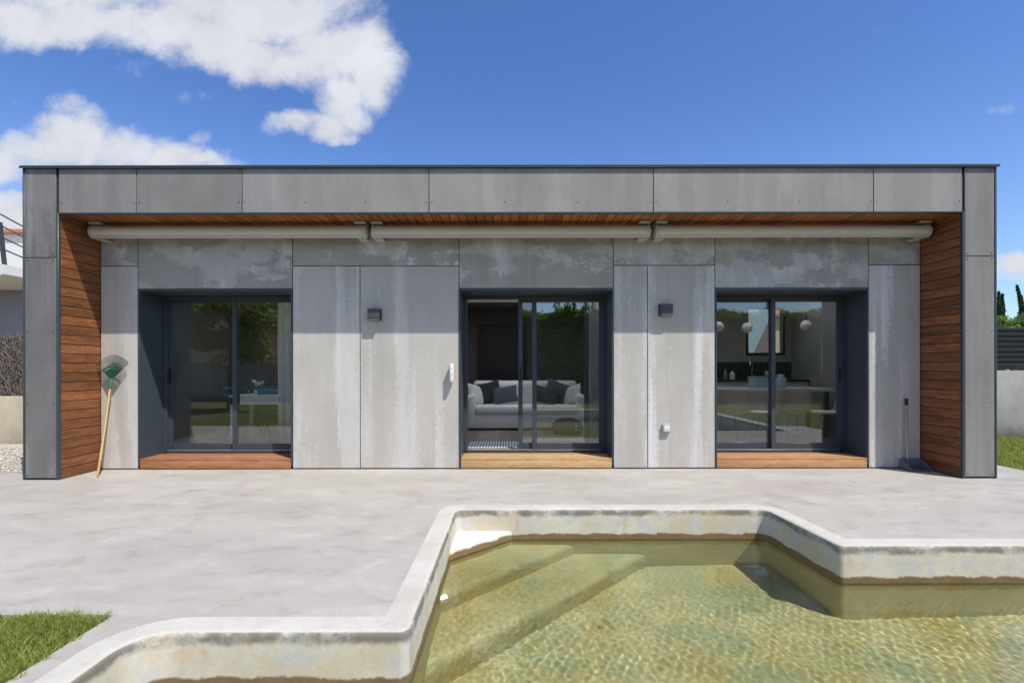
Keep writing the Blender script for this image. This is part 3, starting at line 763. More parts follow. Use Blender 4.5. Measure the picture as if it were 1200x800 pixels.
# door reveals, sliding doors
def sash(a, b, y0, y1, z0, z1, door, st=.062, rail=.085):
    s_ = MB()
    s_.box(a, a + st, y0, y1, z0, z1, .003, 1); s_.box(b - st, b, y0, y1, z0, z1, .003, 1)
    s_.box(a + st, b - st, y0 + .002, y1 - .002, z0, z0 + rail, .003, 1); s_.box(a + st, b - st, y0 + .002, y1 - .002, z1 - .065, z1, .003, 1)
    o = s_.build('sash', M['metal'], door)
    p = MB(); p.box(a + st - .008, b - st + .008, (y0 + y1) / 2 - .011, (y0 + y1) / 2 + .011, z0 + rail - .008, z1 - .065 + .008); p.build('pane', M['glass'], door)
    return o
def pull(x, y, z, door):
    mb = MB(); mb.tube([(x, y, z + .075), (x, y - .045, z + .07), (x, y - .05, z + .05), (x, y - .05, z - .05), (x, y - .045, z - .07), (x, y, z - .075)], .009, 8)
    mb.box(x - .014, x + .014, y - .004, y + .002, z - .1, z + .1, .002, 1); mb.build('handle', M['handle_black'], door)
Y0 = 7.20
for i, (a, b) in enumerate(DOORS):
    t = .022
    mb = MB()
    mb.box(a, a + t, WY - .010, Y0 + .02, .004 if i else .05, HEAD, .002, 1); mb.box(b - t, b, WY - .010, Y0 + .02, .05, HEAD, .002, 1)
    mb.box(a + t, b - t, WY - .010, Y0 + .02, HEAD - t - .005, HEAD, .002, 1)
    mb.build('door_reveal', M['metal'], house)
    a2, b2 = a + t, b - t; zb, zt = .150, HEAD - t - .006
    fr = MB(); w = .045
    fr.box(a2, a2 + w, Y0, Y0 + .11, zb, zt, .003, 1); fr.box(b2 - w, b2, Y0, Y0 + .11, zb, zt, .003, 1)
    fr.box(a2 + w, b2 - w, Y0 + .001, Y0 + .11, zt - w, zt, .003, 1); fr.box(a2 + w, b2 - w, Y0 + .001, Y0 + .11, zb - .02, zb + .022, .003, 1)
    door = fr.build('sliding_door', M['metal'], house)
    tr = MB(); tr.box(a2 + w + .002, b2 - w - .002, Y0 + .012, Y0 + .028, zb + .023, zb + .033); tr.build('track', M['alu'], door)
    a3, b3, z0, z1 = a2 + w * .6, b2 - w * .6, zb + .025, zt - w * .6; mid = (a3 + b3) / 2
    sash(mid - .032, b3, Y0 + .006, Y0 + .046, z0 + .008, z1, door)
    if i == 1: sash(.125, .125 + mid + .032 - a3, Y0 + .056, Y0 + .096, z0 + .008, z1, door)
    else: sash(a3, mid + .032, Y0 + .056, Y0 + .096, z0 + .008, z1, door)
    if i == 0: pull(a3 + .035, Y0 + .056, 1.22, door)
    if i == 1: pull(.125 + .031, Y0 + .056, 1.25, door)
    if i == 2: pull(b3 - .03, Y0 + .006, 1.22, door)

# rooms behind the doors
FZ = .170; CEIL = 2.62; BK1, BK2, BK3 = 10.6, 11.0, 9.9
P1, P2 = -2.1, 2.1                                    # partitions
mb = MB(); mb.box(XL + .06, XR - .06, 7.315, 11.2, 0.02, FZ); mb.build('indoor_floor', M['floor_in'], house)
mb = MB()
for i in range(0, 8, 2): mb.box(xs_[i] + .04, xs_[i + 1] - .0, 7.342, 11.2, CEIL, CEIL + .1)
for (a, b, c, d_) in FILL_OPENINGS:
    mb.box(a, b, 7.342, c, CEIL, CEIL + .1); mb.box(a, b, d_, 11.2, CEIL, CEIL + .1)
    sh = MB(); sh.box(a - .02, a, c, d_, CEIL + .101, TOP - .05); sh.box(b, b + .02, c, d_, CEIL + .101, TOP - .05); sh.box(a - .02, b + .02, c - .02, c, CEIL + .101, TOP - .05); sh.box(a - .02, b + .02, d_, d_ + .02, CEIL + .101, TOP - .05)
    rl = sh.build('added_light_shaft', M['render_white'], house)  # added shaft leading extra daylight into the room
    pn = MB(); pn.bm.faces.new([pn.bm.verts.new(p) for p in ((a, c, TOP - .03), (b, c, TOP - .03), (b, d_, TOP - .03), (a, d_, TOP - .03))]); pn.build('added_diffuser_pane', M['diffuser'], rl)  # unseen diffuser, added to brighten the room below
mb.build('indoor_ceiling', M['ceil_in'], house)
KX0, KX1, KZ0, KZ1 = 4.57, 5.33, 1.56, 2.50            # kitchen window opening
def in_wall(*q, mat='plaster_in'):
    mb = MB(); mb.box(*q); mb.build('indoor_wall', M[mat], house, False)
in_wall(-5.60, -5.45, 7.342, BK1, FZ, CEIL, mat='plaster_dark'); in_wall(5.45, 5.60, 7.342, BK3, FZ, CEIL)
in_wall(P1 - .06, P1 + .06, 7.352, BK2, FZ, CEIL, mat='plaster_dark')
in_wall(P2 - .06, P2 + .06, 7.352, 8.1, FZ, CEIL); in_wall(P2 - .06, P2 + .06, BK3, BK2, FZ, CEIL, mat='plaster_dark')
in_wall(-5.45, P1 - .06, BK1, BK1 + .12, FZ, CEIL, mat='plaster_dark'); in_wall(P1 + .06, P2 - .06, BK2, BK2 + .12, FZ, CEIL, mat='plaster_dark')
mb = MB()
mb.box(P2 + .06, KX0, BK3, BK3 + .2, FZ, CEIL); mb.box(KX1, 5.60, BK3, BK3 + .2, FZ, CEIL)
mb.box(KX0, KX1, BK3, BK3 + .2, FZ, KZ0); mb.box(KX0, KX1, BK3, BK3 + .2, KZ1, CEIL)
bmesh.ops.remove_doubles(mb.bm, verts=mb.bm.verts[:], dist=1e-4)
mb.build('indoor_wall', M['plaster_in'], house, False)
for (x0, x1) in ((XL + .06, -4.889), (-2.851, -.665), (1.372, 2.705), (4.731, XR - .06)): in_wall(x0, x1, 7.342, 7.352, FZ, CEIL)
mb = MB(); mb.box(-.62, .32, BK2 - .03, BK2 - .001, FZ, 2.2, .004, 1); mb.box(-.68, -.62, BK2 - .04, BK2 - .001, FZ, 2.26); mb.box(.32, .38, BK2 - .04, BK2 - .001, FZ, 2.26); mb.box(-.62, .32, BK2 - .04, BK2 - .001, 2.2, 2.26)
mb.build('indoor_door', M['dark_door'], house)
mb = MB(); mb.box(-4.98, -4.75, BK1 - .03, BK1 - .001, FZ, 2.3, .004, 1); mb.build('indoor_door', M['brown_door'], house)
mb = MB(); w = .05
mb.box(KX0, KX0 + w, BK3 - .01, BK3 + .06, KZ0, KZ1); mb.box(KX1 - w, KX1, BK3 - .01, BK3 + .06, KZ0, KZ1); mb.box(KX0 + w, KX1 - w, BK3 - .009, BK3 + .06, KZ0, KZ0 + w); mb.box(KX0 + w, KX1 - w, BK3 - .009, BK3 + .06, KZ1 - w, KZ1)
kw = mb.build('kitchen_window', M['black'], house)
mb = MB(); mb.box(KX0 + w, KX1 - w, BK3 + .02, BK3 + .03, KZ0 + w, KZ1 - w); mb.build('pane', M['glass'], kw)

# wooden steps in front of the doors
for (a, b), mt, lab in zip(DOORS, ('step_red', 'step_pale', 'step_mid'), ('reddish brown wooden step below the left sliding door', 'pale yellow knotty wooden step below the open middle door', 'orange brown wooden step below the right sliding door')):
    st = thing('wooden_step', ((a + b) / 2, WY, 0), lab, 'step', 'wooden steps in front of the sliding doors')
    mb = MB(); mb.box(a + .024, b - .024, WY - .004, WY + .022, .012, .120, .004); mb.build('riser', M[mt], st)
    for k in range(4):
        mb = MB(); y = WY - .010 + k * .112; mb.box(a + .024, b - .024, y + .003, y + .112 - .003, .122, .140, .004); mb.build('tread', M[mt], st)

# ------------------------------------------------------------------ awnings under the soffit
AY, AZ_, AR = 6.53, 3.066, .076
def awning(x0, x1, label):
    t = thing('awning', ((x0 + x1) / 2, AY, AZ_), label, 'awning', 'retracted awnings under the soffit')
    mb = MB()
    prof = []
    for k in range(28):
        a = k * 2 * math.pi / 28; r = AR * (1.0 + .05 * max(0, math.cos(a + 2.2)))
        prof.append((AY + r * math.cos(a), AZ_ + r * math.sin(a)))
    mb.prism(prof, x0 + .03, x1 - .03, 'X'); mb.build('cassette', M['awning'], t, True, 30)
    mb = MB(); mb.box(x0 + .06, x1 - .06, AY - .060, AY - .035, AZ_ - AR - .008, AZ_ - AR * .72, .005); mb.build('front_bar', M['awning'], t)
    for s, xe in ((-1, x0), (1, x1)):
        mb = MB(); mb.lathe([(AR * .55, s * -.005), (AR * .93, s * .012 * -1 - s * .006), (AR + .008, s * -.022), (AR + .008, s * -.06)], (xe, AY, AZ_), 28, 'X'); mb.build('end_cap', M['awning_cap'], t)
        mb = MB(); bx = xe - s * .09
        mb.box(bx - .07, bx + .07, AY - .075, AY + .15, AZ_ + AR + .012, SOF - .002, .003, 1); mb.box(bx - .06, bx + .06, AY + .02, AY + .19, AZ_ - AR - .010, AZ_ - AR - .002, .002, 1)
        mb.box(bx - .03, bx + .03, AY + AR, WY - .002, AZ_ - .09, AZ_ + .07, .003, 1); mb.build('bracket', M['awning_cap'], t)
ax = lambda p: (p - 597) * AY / 600
awning(ax(107), ax(432), 'beige awning cassette at the left end of the soffit')
awning(ax(435), ax(763), 'beige awning cassette between the two bracket joints, above the middle door')
awning(ax(766), ax(1089), 'beige awning cassette at the right end of the soffit')

# ------------------------------------------------------------------ lamps, switches
def wall_lamp(px, py, label):
    x, z = wx(px), wz(py); t = thing('wall_lamp', (x, WY, z), label, 'lamp', 'square wall lamps')
    p = .115
    mb = MB(); mb.box(x - .075, x + .075, WY - p, WY - .004, z - .062, z + .075, .004); mb.build('lamp_body', M['lamp'], t)
    mb = MB(); mb.box(x - .058, x + .058, WY - p + .016, WY - .02, z - .070, z - .0615); mb.build('lamp_glass', M['lens'], t)
    mb = MB(); mb.box(x - .085, x + .085, WY - .0045, WY - .0005, z - .075, z + .085, .001, 1); mb.build('back_plate', M['lamp'], t)
wall_lamp(440, 369, 'square dark wall lamp left of the open middle door')
wall_lamp(779, 364, 'square dark wall lamp between the middle and right doors')
x, z = wx(780), wz(502)
t = thing('wall_switch', (x, WY, z), 'small white outdoor switch box low on the wall under the lamp', 'switch')
mb = MB(); mb.box(x - .05, x + .05, WY - .045, WY, z - .055, z + .058, .006); mb.build('switch_box', M['grey_plastic'], t)
mb = MB(); mb.box(x - .034, x - .001, WY - .053, WY - .046, z - .036, z + .038, .003); mb.build('rocker', M['white_plastic'], t)
mb = MB(); mb.box(x + .002, x + .034, WY - .053, WY - .046, z - .036, z + .038, .003); mb.build('rocker', M['white_plastic'], t)
x, z = wx(530), wz(436.5)
t = thing('alarm_sensor', (x, WY, z), 'slim white sensor box on the wall at the open door edge', 'sensor')
mb = MB(); mb.box(x - .026, x + .026, WY - .115, WY - .02, z - .122, z + .122, .018, 3); mb.build('sensor_case', M['white_plastic'], t)
mb = MB(); mb.box(x - .016, x + .016, WY - .021, WY, z - .09, z + .09, .004); mb.build('bracket', M['grey_plastic'], t)
mb = MB()
mb.mi = 0; mb.lathe([(.005, WY - .1165), (.005, WY - .1145)], (x + .008, 0, z + .055), 10, 'Y'); mb.build('lens', M['black'], t)
mb = MB(); mb.lathe([(.005, WY - .1165), (.005, WY - .1145)], (x + .008, 0, z - .02), 10, 'Y'); mb.build('lens', M['black'], t)

# ------------------------------------------------------------------ rake
foot = Vector((-5.055, 6.28, 0.004)); tip = Vector((-5.175, 6.712, 1.50)); ax_ = (tip - foot).normalized()
t = thing('leaf_rake', foot, 'green fan leaf rake with wooden handle leaning on the wall', 'rake')
neck = foot + ax_ * 1.17
mb = MB(); mb.tube([foot, foot + ax_ * .6 + Vector((.006, 0, 0)), neck], .0135, 12); mb.build('handle', M['rake_wood'], t)
side = Vector((1, 0, 0)); side = (side - ax_ * side.dot(ax_)).normalized(); nor = side.cross(ax_).normalized()
if nor.y > 0: nor = -nor
mb = MB(); mb.tube([neck - ax_ * .06, neck + ax_ * .03, neck + ax_ * .07], [.018, .020, .012], 12)
hub = []
A = neck + ax_ * .06
for k in range(9):
    a = R(-36 + 72 * k / 8); hub.append(A + ax_ * (.15 * math.cos(a) + .0) + side * .15 * math.sin(a))
cen = mb.bm.verts.new(A + nor * .006); hv = [mb.bm.verts.new(h + nor * .008) for h in hub]
for i in range(8): mb.bm.faces.new((cen, hv[i], hv[i + 1]))
r_ = bmesh.ops.solidify(mb.bm, geom=[f for f in mb.bm.faces if cen in f.verts], thickness=.008)
mb.build('rake_head', M['green_plastic'], t)
mb = MB(); arc = []
for k in range(15):
    a = R(-41 + 82 * k / 14); arc.append(A + ax_ * (.185 * math.cos(a)) + side * .185 * math.sin(a) + nor * .006)
mb.tube(arc, .0075, 8); mb.build('spreader_bar', M['green_plastic'], t)
for k in range(23):
    a = R(-43 + 86 * k / 22); dr = (ax_ * math.cos(a) + side * math.sin(a))
    L = .325 - .05 * abs(math.sin(a))
    p0 = A + dr * .04; p1 = A + dr * .185; p2 = A + dr * (L - .02); p3 = A + dr * L - nor * .018 * 0 + nor * .012; p4 = A + dr * (L + .002) + nor * .035
    mb = MB(); mb.tube([p0, p1, p2, p3, p4], .0035, 6); mb.build('tine', M['green_wire'], t)

# ------------------------------------------------------------------ dustpan
dx0, dx1 = 5.115, 5.385
t = thing('dustpan', (5.25, 6.6, 0), 'grey long handled dustpan standing in the right corner', 'dustpan')
mb = MB()
prof_b = [(6.50, .008), (6.72, .008), (6.725, .10)]
mb.box(dx0, dx1, 6.52, 6.715, .004, .012, .002, 1)
mb.box(dx0, dx1, 6.700, 6.712, .0125, .135, .004)
for xa in (dx0, dx1 - .010):
    mb.prism([(6.50, .013), (6.699, .013), (6.699, .13), (6.64, .115), (6.52, .035)], xa, xa + .010, 'X')
mb.build('pan', M['pan'], t)
mb = MB(); mb.tube([(5.19, 6.68, .10), (5.19, 6.695, .86)], .011, 12); mb.build('handle', M['steel'], t)
mb = MB(); mb.tube([(5.19, 6.6945, .83), (5.19, 6.695, .845), (5.19, 6.696, .91), (5.19, 6.696, .925)], [.014, .019, .019, .012], 12); mb.build('grip', M['handle_black'], t)
mb = MB(); mb.tube([(5.19, 6.68, .05), (5.19, 6.681, .15)], .019, 12); mb.build('socket', M['pan'], t)

# white scrap at the pool wall
mb = MB(); bmesh.ops.create_icosphere(mb.bm, subdivisions=2, radius=.028)
for v_ in mb.bm.verts: v_.co = Vector((v_.co.x * 1.1, v_.co.y * 1.3, v_.co.z * .7)) * rnd.uniform(.8, 1.2) + Vector((-.462, 3.58, WATER_Z + .008))
tag(mb.build('foam_scrap', M['white_plastic']), 'small white foam scrap floating against the left pool wall', 'scrap')

# ------------------------------------------------------------------ living room
def cushion(w, h, t, c, rx, rz, roll, label, mat, group):
    mb = MB(); N = 12; vs = {}
    for sgn in (1, -1):
        for i in range(N + 1):
            for j in range(N + 1):
                a, b = -1 + 2 * i / N, -1 + 2 * j / N
                edge = (1 - abs(a) ** 2.6) * (1 - abs(b) ** 2.6); d_ = t / 2 * max(0, edge) ** .55
                k = 1 - .10 * (1 - abs(a)) * (abs(b) ** 3) ; k2 = 1 - .10 * (1 - abs(b)) * (abs(a) ** 3)
                if edge <= 1e-6 and sgn < 0: vs[(sgn, i, j)] = vs[(1, i, j)]; continue
                vs[(sgn, i, j)] = mb.bm.verts.new((a * w / 2 * k2, sgn * d_, b * h / 2 * k))
    for sgn in (1, -1):
        for i in range(N):
            for j in range(N):
                q = [vs[(sgn, i, j)], vs[(sgn, i + 1, j)], vs[(sgn, i + 1, j + 1)], vs[(sgn, i, j + 1)]]
                try: mb.bm.faces.new(q if sgn < 0 else q[::-1])
                except ValueError: pass
    mt = Matrix.Rotation(rz, 4, 'Z') @ Matrix.Rotation(rx, 4, 'X') @ Matrix.Rotation(roll, 4, 'Y')
    for v_ in mb.bm.verts: v_.co = mt @ v_.co
    o = mb.build('pillow', mat); o.location = c
    return tag(o, label, 'pillow', group)

SX0, SX1, SY0, SY1 = -.80, 1.42, 9.45, 10.42
sofa = thing('sofa', ((SX0 + SX1) / 2, 9.9, FZ), 'white slipcovered sofa facing the open middle door', 'sofa')
mb = MB(); mb.box(SX0 + .01, SX1 - .01, SY0 + .03, SY1, FZ + .03, FZ + .30, .03, 3); mb.build('base_skirt', M['linen'], sofa)
mb = MB(); mb.box(SX0 + .15, SX1 - .15, SY0, SY1 - .25, FZ + .29, FZ + .46, .06, 4); mb.build('seat_cushion', M['linen'], sofa)
for a, b in ((SX0, SX0 + .17), (SX1 - .17, SX1)):
    mb = MB(); mb.box(a, b, SY0 + .02, SY1 - .05, FZ + .06, FZ + .66, .07, 4); mb.build('armrest', M['linen'], sofa)
mb = MB(); mb.box(SX0 + .08, SX1 - .08, SY1 - .24, SY1, FZ + .25, FZ + .90, .07, 4); mb.build('backrest', M['linen'], sofa)
mb = MB(); mb.box(SX0 + .17, SX1 - .17, SY1 - .38, SY1 - .20, FZ + .44, FZ + .88, .08, 4); mb.build('back_cushion', M['linen'], sofa)
gp = 'pillows on the sofa'; sz = FZ + .47
cushion(.42, .40, .15, (-.62, 9.83, sz + .17), R(-18), R(35), R(12), 'white pillow against the left sofa arm', M['pil_white'], gp)
cushion(.44, .42, .15, (-.37, 9.90, sz + .22), R(-16), R(10), R(-14), 'charcoal pillow tilted at the left end of the sofa', M['pil_char'], gp)
cushion(.50, .34, .14, (-.09, 9.82, sz + .17), R(-20), R(-6), R(-10), 'blue grey pillow beside the charcoal one on the sofa', M['pil_blue'], gp)
cushion(.46, .44, .15, (.90, 9.92, sz + .22), R(-16), R(-8), R(22), 'blue grey pillow tilted behind the dark one at the right', M['pil_blue'], gp)
cushion(.46, .34, .14, (.70, 9.78, sz + .16), R(-20), R(-10), R(12), 'dark taupe pillow leaning in front on the right of the sofa', M['pil_taupe'], gp)
cushion(.40, .38, .15, (1.20, 9.84, sz + .17), R(-18), R(-35), R(-14), 'white pillow against the right sofa arm', M['pil_white'], gp)
t = thing('pouf', (1.02, 9.0, FZ), 'round black pouf in front of the sofa', 'pouf')
mb = MB(); mb.lathe([(.12, 0), (.24, .02), (.28, .09), (.27, .17), (.20, .245), (.10, .27), (.02, .275)], (1.02, 9.0, FZ), 28); mb.build('pouf_body', M['pouf'], t)
for dz_ in (.10, .16):
    mb = MB(); mb.lathe([(.018, -.006), (.018, .006)], (1.14, 8.738 + (dz_ - .1) * .1, FZ + dz_), 12, 'Y'); mb.build('button', M['white_plastic'], t)
mb = MB(); mb.box(-.62, .28, 7.42, 8.0, FZ + .002, FZ + .012, .003, 1); rug = mb.build('rug', M['rug'])
tag(rug, 'blue and white striped rug inside the open door', 'rug')

def curtain(x0, x1, y, label, amp=.03):
    N = 60; mb = MB(); rows = []
    for z in (FZ + .02, 1.0, 1.7, CEIL - .05):
        rows.append([mb.bm.verts.new((x0 + (x1 - x0) * i / N, y + amp * math.sin(i * .75 + .4 * math.sin(i * .3)) + .01 * math.sin(i * 2.1 + z * 3), z)) for i in range(N + 1)])
    for a, b in zip(rows, rows[1:]):
        for i in range(N): mb.bm.faces.new((a[i], a[i + 1], b[i + 1], b[i]))
    o = mb.build('curtain', M['curtain'], None, True, 80, False); sm = o.modifiers.new('thick', 'SOLIDIFY'); sm.thickness = .002
    return tag(o, label, 'curtain', 'sheer white curtains')
curtain(1.12, 1.42, 7.52, 'sheer white curtain gathered right inside the open middle door')
curtain(-3.40, -2.72, 7.52, 'sheer white curtain inside the left sliding door')
curtain(2.62, 2.84, 7.52, 'sheer white curtain at the left edge of the right door')

# ------------------------------------------------------------------ left room: table and folding chairs
t = thing('white_table', (-3.6, 8.1, FZ), 'white desk table behind the left sliding door', 'table')
mb = MB(); mb.box(-4.26, -2.9, 7.76, 8.42, FZ + .72, FZ + .745, .004); mb.build('tabletop', M['tabletop'], t)
mb = MB(); mb.box(-4.24, -2.92, 7.775, 7.80, FZ + .61, FZ + .719); mb.box(-4.24, -2.92, 8.38, 8.405, FZ + .61, FZ + .719); mb.build('apron', M['tabletop'], t)
for lx in (-4.22, -2.94):
    for ly in (7.80, 8.38): mb = MB(); mb.box(lx - .025, lx + .025, ly - .025, ly + .025, FZ, FZ + .72, .003, 1); mb.build('leg', M['tabletop'], t)
def folding_chair(x, y, rz, mat, label):
    t = thing('folding_chair', (x, y, FZ), label, 'chair', 'folding chairs in the left room')
    W = .21
    def P(a, b, c): return (x + a, y + b, FZ + c)
    for s in (-1, 1):
        mb = MB(); mb.tube([P(s * W, -.22, 0), P(s * W, .06, .45), P(s * W, .22, .84)], .011, 8); mb.build('leg', mat, t)
        mb = MB(); mb.tube([P(s * (W - .03), .24, 0), P(s * (W - .03), -.20, .46)], .011, 8); mb.build('leg', mat, t)
    mb = MB()
    for k in range(6): mb.box(x - W + .03, x + W - .03, y - .20 + k * .066, y - .20 + k * .066 + .045, FZ + .45, FZ + .462, .003, 1)
    mb.build('seat', mat, t)
    mb = MB(); mb.obox(P(0, .165, .70), (W, .006, .035), Matrix.Rotation(R(-20), 3, 'X'), .003); mb.obox(P(0, .205, .80), (W, .006, .045), Matrix.Rotation(R(-20), 3, 'X'), .003); mb.build('backrest', mat, t)
    t.rotation_euler.z = rz
folding_chair(-4.02, 8.85, R(8), M['chair_green'], 'dark green folding chair behind the white table')
folding_chair(-4.48, 8.6, R(60), M['chair_green'], 'dark green folding chair at the left end of the white table')
folding_chair(-3.62, 8.0, R(178), M['chair_teal'], 'teal folding chair by the curtain in the left room')
t = thing('flower_pot', (-4.0, 8.1, FZ + .745), 'small potted plant with white flowers on the white table', 'plant')
mb = MB(); mb.lathe([(.03, 0), (.045, .08), (.043, .082), (.03, .03)], (-4.0, 8.1, FZ + .746), 16); mb.build('pot', M['white_plastic'], t)
pts = np.array([-4.0, 8.1, FZ + .88]) + rng.normal(size=(70, 3)) * [.045, .045, .035]; leaves(pts, rng.normal(size=(70, 3)), .022, 'foliage', M['leaf_bush'], t)
pts = np.array([-3.96, 8.06, FZ + .93]) + rng.normal(size=(26, 3)) * [.04, .03, .02]; leaves(pts, rng.normal(size=(26, 3)), .022, 'flowers', M['white_plastic'], t, .9)

# ------------------------------------------------------------------ kitchen
t = thing('kitchen_unit', (4.0, 9.6, FZ), 'white kitchen unit with black worktop under the window', 'kitchen unit')
mb = MB(); mb.box(2.3, 5.44, 9.32, 9.88, FZ + .02, FZ + .90, .003, 1); mb.build('cabinet', M['cabinet'], t)
mb = MB(); mb.box(2.28, 5.445, 9.29, 9.89, FZ + .902, FZ + .935, .003, 1); mb.build('worktop', M['black'], t)
mb = MB(); mb.box(2.3, 5.445, 9.882, 9.897, FZ + .937, KZ0 - .13); mb.build('splashback', M['splash'], t)
mb = MB(); mb.tube([(4.62, 9.75, FZ + .935), (4.62, 9.75, FZ + 1.20), (4.60, 9.72, FZ + 1.29), (4.56, 9.66, FZ + 1.31), (4.51, 9.60, FZ + 1.28), (4.50, 9.58, FZ + 1.2)], .013, 10); mb.build('tap', M['steel'], t)
mb = MB(); mb.box(4.93, 5.02, 9.876, 9.8815, FZ + 1.0, FZ + 1.09, .002, 1); mb.build('socket', M['white_plastic'], t)
mb = MB(); mb.box(2.2, 3.9, 9.6, 9.88, 1.75, 2.45, .003, 1); o = mb.build('wall_cupboard', M['plaster_dark']); tag(o, 'dark wall cupboard left of the kitchen window', 'cupboard')
def bottle(x, y, r, h, mat, label, lid=True):
    t = thing('kitchen_jar', (x, y, FZ + .937), label, 'jar', 'jars on the worktop')
    mb = MB(); mb.lathe([(r, 0), (r, h * .7), (r * .5, h * .82), (r * .5, h)], (x, y, FZ + .937), 16); mb.build('jar_body', mat, t)
    mb = MB(); mb.lathe([(r * .55, 0), (r * .55, h * .1)], (x, y, FZ + .937 + h), 16); mb.build('lid', M['steel'], t)
bottle(4.05, 9.62, .035, .17, M['steel'], 'slim steel bottle on the black worktop'); bottle(4.20, 9.66, .05, .15, M['white_plastic'], 'squat pale jar on the black worktop')
t = thing('dining_table', (4.0, 8.65, FZ), 'long white dining table in the kitchen', 'table')
mb = MB(); mb.box(2.75, 5.3, 8.32, 9.0, FZ + .765, FZ + .815, .005); mb.build('tabletop', M['tabletop'], t)
for lx in (2.85, 5.2):
    for ly in (8.40, 8.92): mb = MB(); mb.box(lx - .03, lx + .03, ly - .03, ly + .03, FZ, FZ + .764, .003, 1); mb.build('leg', M['black'], t)
TZ = FZ + .816
t = thing('storage_jar', (4.50, 8.5, TZ), 'pale blue lidded storage jar on the dining table', 'jar')
mb = MB(); mb.lathe([(.075, 0), (.088, .01), (.088, .15), (.07, .172)], (4.50, 8.5, TZ), 24); mb.build('jar_body', M['jar'], t)
mb = MB(); mb.lathe([(.055, .173), (.055, .215), (.045, .225)], (4.50, 8.5, TZ), 24); mb.build('lid', M['jar'], t)
t = thing('bread_bin', (4.18, 8.55, TZ), 'pale blue box bin on the dining table beside the jar', 'bin')
mb = MB(); mb.box(4.03, 4.32, 8.47, 8.66, TZ + .001, TZ + .17, .02, 3); mb.build('bin_body', M['jar'], t)
mb = MB(); mb.box(4.025, 4.325, 8.465, 8.665, TZ + .172, TZ + .19, .006); mb.build('lid', M['jar'], t)
def rattan_chair(x, y, rz, label):
    t = thing('rattan_chair', (x, y, FZ), label, 'chair', 'woven chairs at the dining table')
    mb = MB(); N = 12; rows = []
    prof_c = [(.22, .43), (.18, .425), (.05, .42), (-.12, .41), (-.19, .43), (-.225, .50), (-.245, .60), (-.265, .70), (-.285, .79), (-.29, .81)]
    for k, (b, c) in enumerate(prof_c):
        row = []
        wdt = .235 if k < 4 else .25 - .012 * (k - 4)
        for i in range(N + 1):
            a = -1 + 2 * i / N; lift = .05 * abs(a) ** 2.5 * (1 if k < 5 else .2); fwd = .07 * abs(a) ** 2.2 * (1 if k >= 4 else 0)
            row.append(mb.bm.verts.new((x + a * wdt, y + b + fwd, FZ + c + lift)))
        rows.append(row)
    for a, b in zip(rows, rows[1:]):
        for i in range(N): mb.bm.faces.new((a[i], a[i + 1], b[i + 1], b[i]))
    bmesh.ops.solidify(mb.bm, geom=mb.bm.faces[:], thickness=.012)
    mb.build('seat_shell', M['rattan'], t)
    for sx in (-1, 1):
        for sy in (-1, 1):
            mb = MB(); mb.tube([(x + sx * .13, y + sy * .10, FZ + .41), (x + sx * .20, y + sy * .19, FZ)], .008, 8); mb.build('leg', M['steel'], t)
    mb = MB(); mb.box(x - .19, x + .19, y - .14, y + .2, FZ + .435, FZ + .47, .016, 3); mb.build('seat_pad', M['linen'], t)
    t.rotation_euler.z = rz
rattan_chair(3.42, 8.02, R(-6), 'woven rattan chair with its back to the glass, leftmost at the table')
rattan_chair(4.00, 8.05, R(48), 'woven rattan chair turned sideways, beside the leftmost one')
rattan_chair(4.45, 8.10, R(-4), 'woven rattan chair in front of the pale blue jar')
rattan_chair(5.0, 8.05, R(75), 'woven rattan chair turned sideways at the right end of the table')
def pendant(x, y, z, label):
    t = thing('pendant_lamp', (x, y, z), label, 'lamp', 'globe pendant lamps over the dining table')
    mb = MB(); bmesh.ops.create_uvsphere(mb.bm, u_segments=24, v_segments=16, radius=.088, matrix=Matrix.Translation((x, y, z))); mb.build('globe', M['globe'], t)
    mb = MB(); mb.tube([(x, y, z + .085), (x, y, z + .20)], .022, 12); mb.build('socket', M['brass'], t)
    mb = MB(); mb.tube([(x, y, z + .20), (x, y, CEIL - .002)], .004, 6); mb.build('cord', M['black'], t)
pendant(3.55, 8.7, 2.02, 'white globe pendant at the left edge of the right door')
pendant(4.04, 8.7, 2.00, 'white globe pendant between the others, left of the window frame')
pendant(5.04, 8.7, 2.04, 'white globe pendant rightmost over the table')

# ------------------------------------------------------------------ neighbours on the left
t = thing('garden_wall', (-10, 9.3, 0), 'low old beige wall topped with a reed screen', 'wall')
mb = MB(); mb.box(-16, -5.85, 9.24, 9.44, -.05, .83, .01); mb.build('masonry', M['wall_beige'], t)
mb = MB(); mb.box(-16, -5.85, 9.30, 9.36, .832, 1.93); mb.mi = 0
for k in range(3600):
    x_ = rnd.uniform(-10.5, -5.9); z_ = rnd.uniform(.86, 1.88); l_ = rnd.uniform(.05, .16); an = rnd.gauss(0, .45); y_ = 9.285 - rnd.uniform(0, .03)
    mb.bar((x_, y_, z_), (x_ + l_ * math.sin(an), y_ - rnd.uniform(0, .03), z_ + l_ * math.cos(an)), rnd.uniform(.005, .014))
mb.build('reed_screen', M['reed'], t)
t = thing('balcony_house', (-16, 15, 0), 'pale neighbour house with a railed roof terrace beyond the reed screen', 'house')
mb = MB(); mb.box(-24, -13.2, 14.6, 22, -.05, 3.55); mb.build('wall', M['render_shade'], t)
mb = MB(); mb.prism([(-24, 3.551), (-13.75, 3.551), (-13.25, 3.80), (-13.25, 4.05), (-24, 4.05)], 13.4, 22.2, 'Y'); slab = mb.build('terrace_slab', M['render_white'], t)
mb = MB(); mb.box(-15.6, -13.72, 13.36, 13.39, 3.75, 4.1); mb.build('tile_patch', M['render_beige'], t)
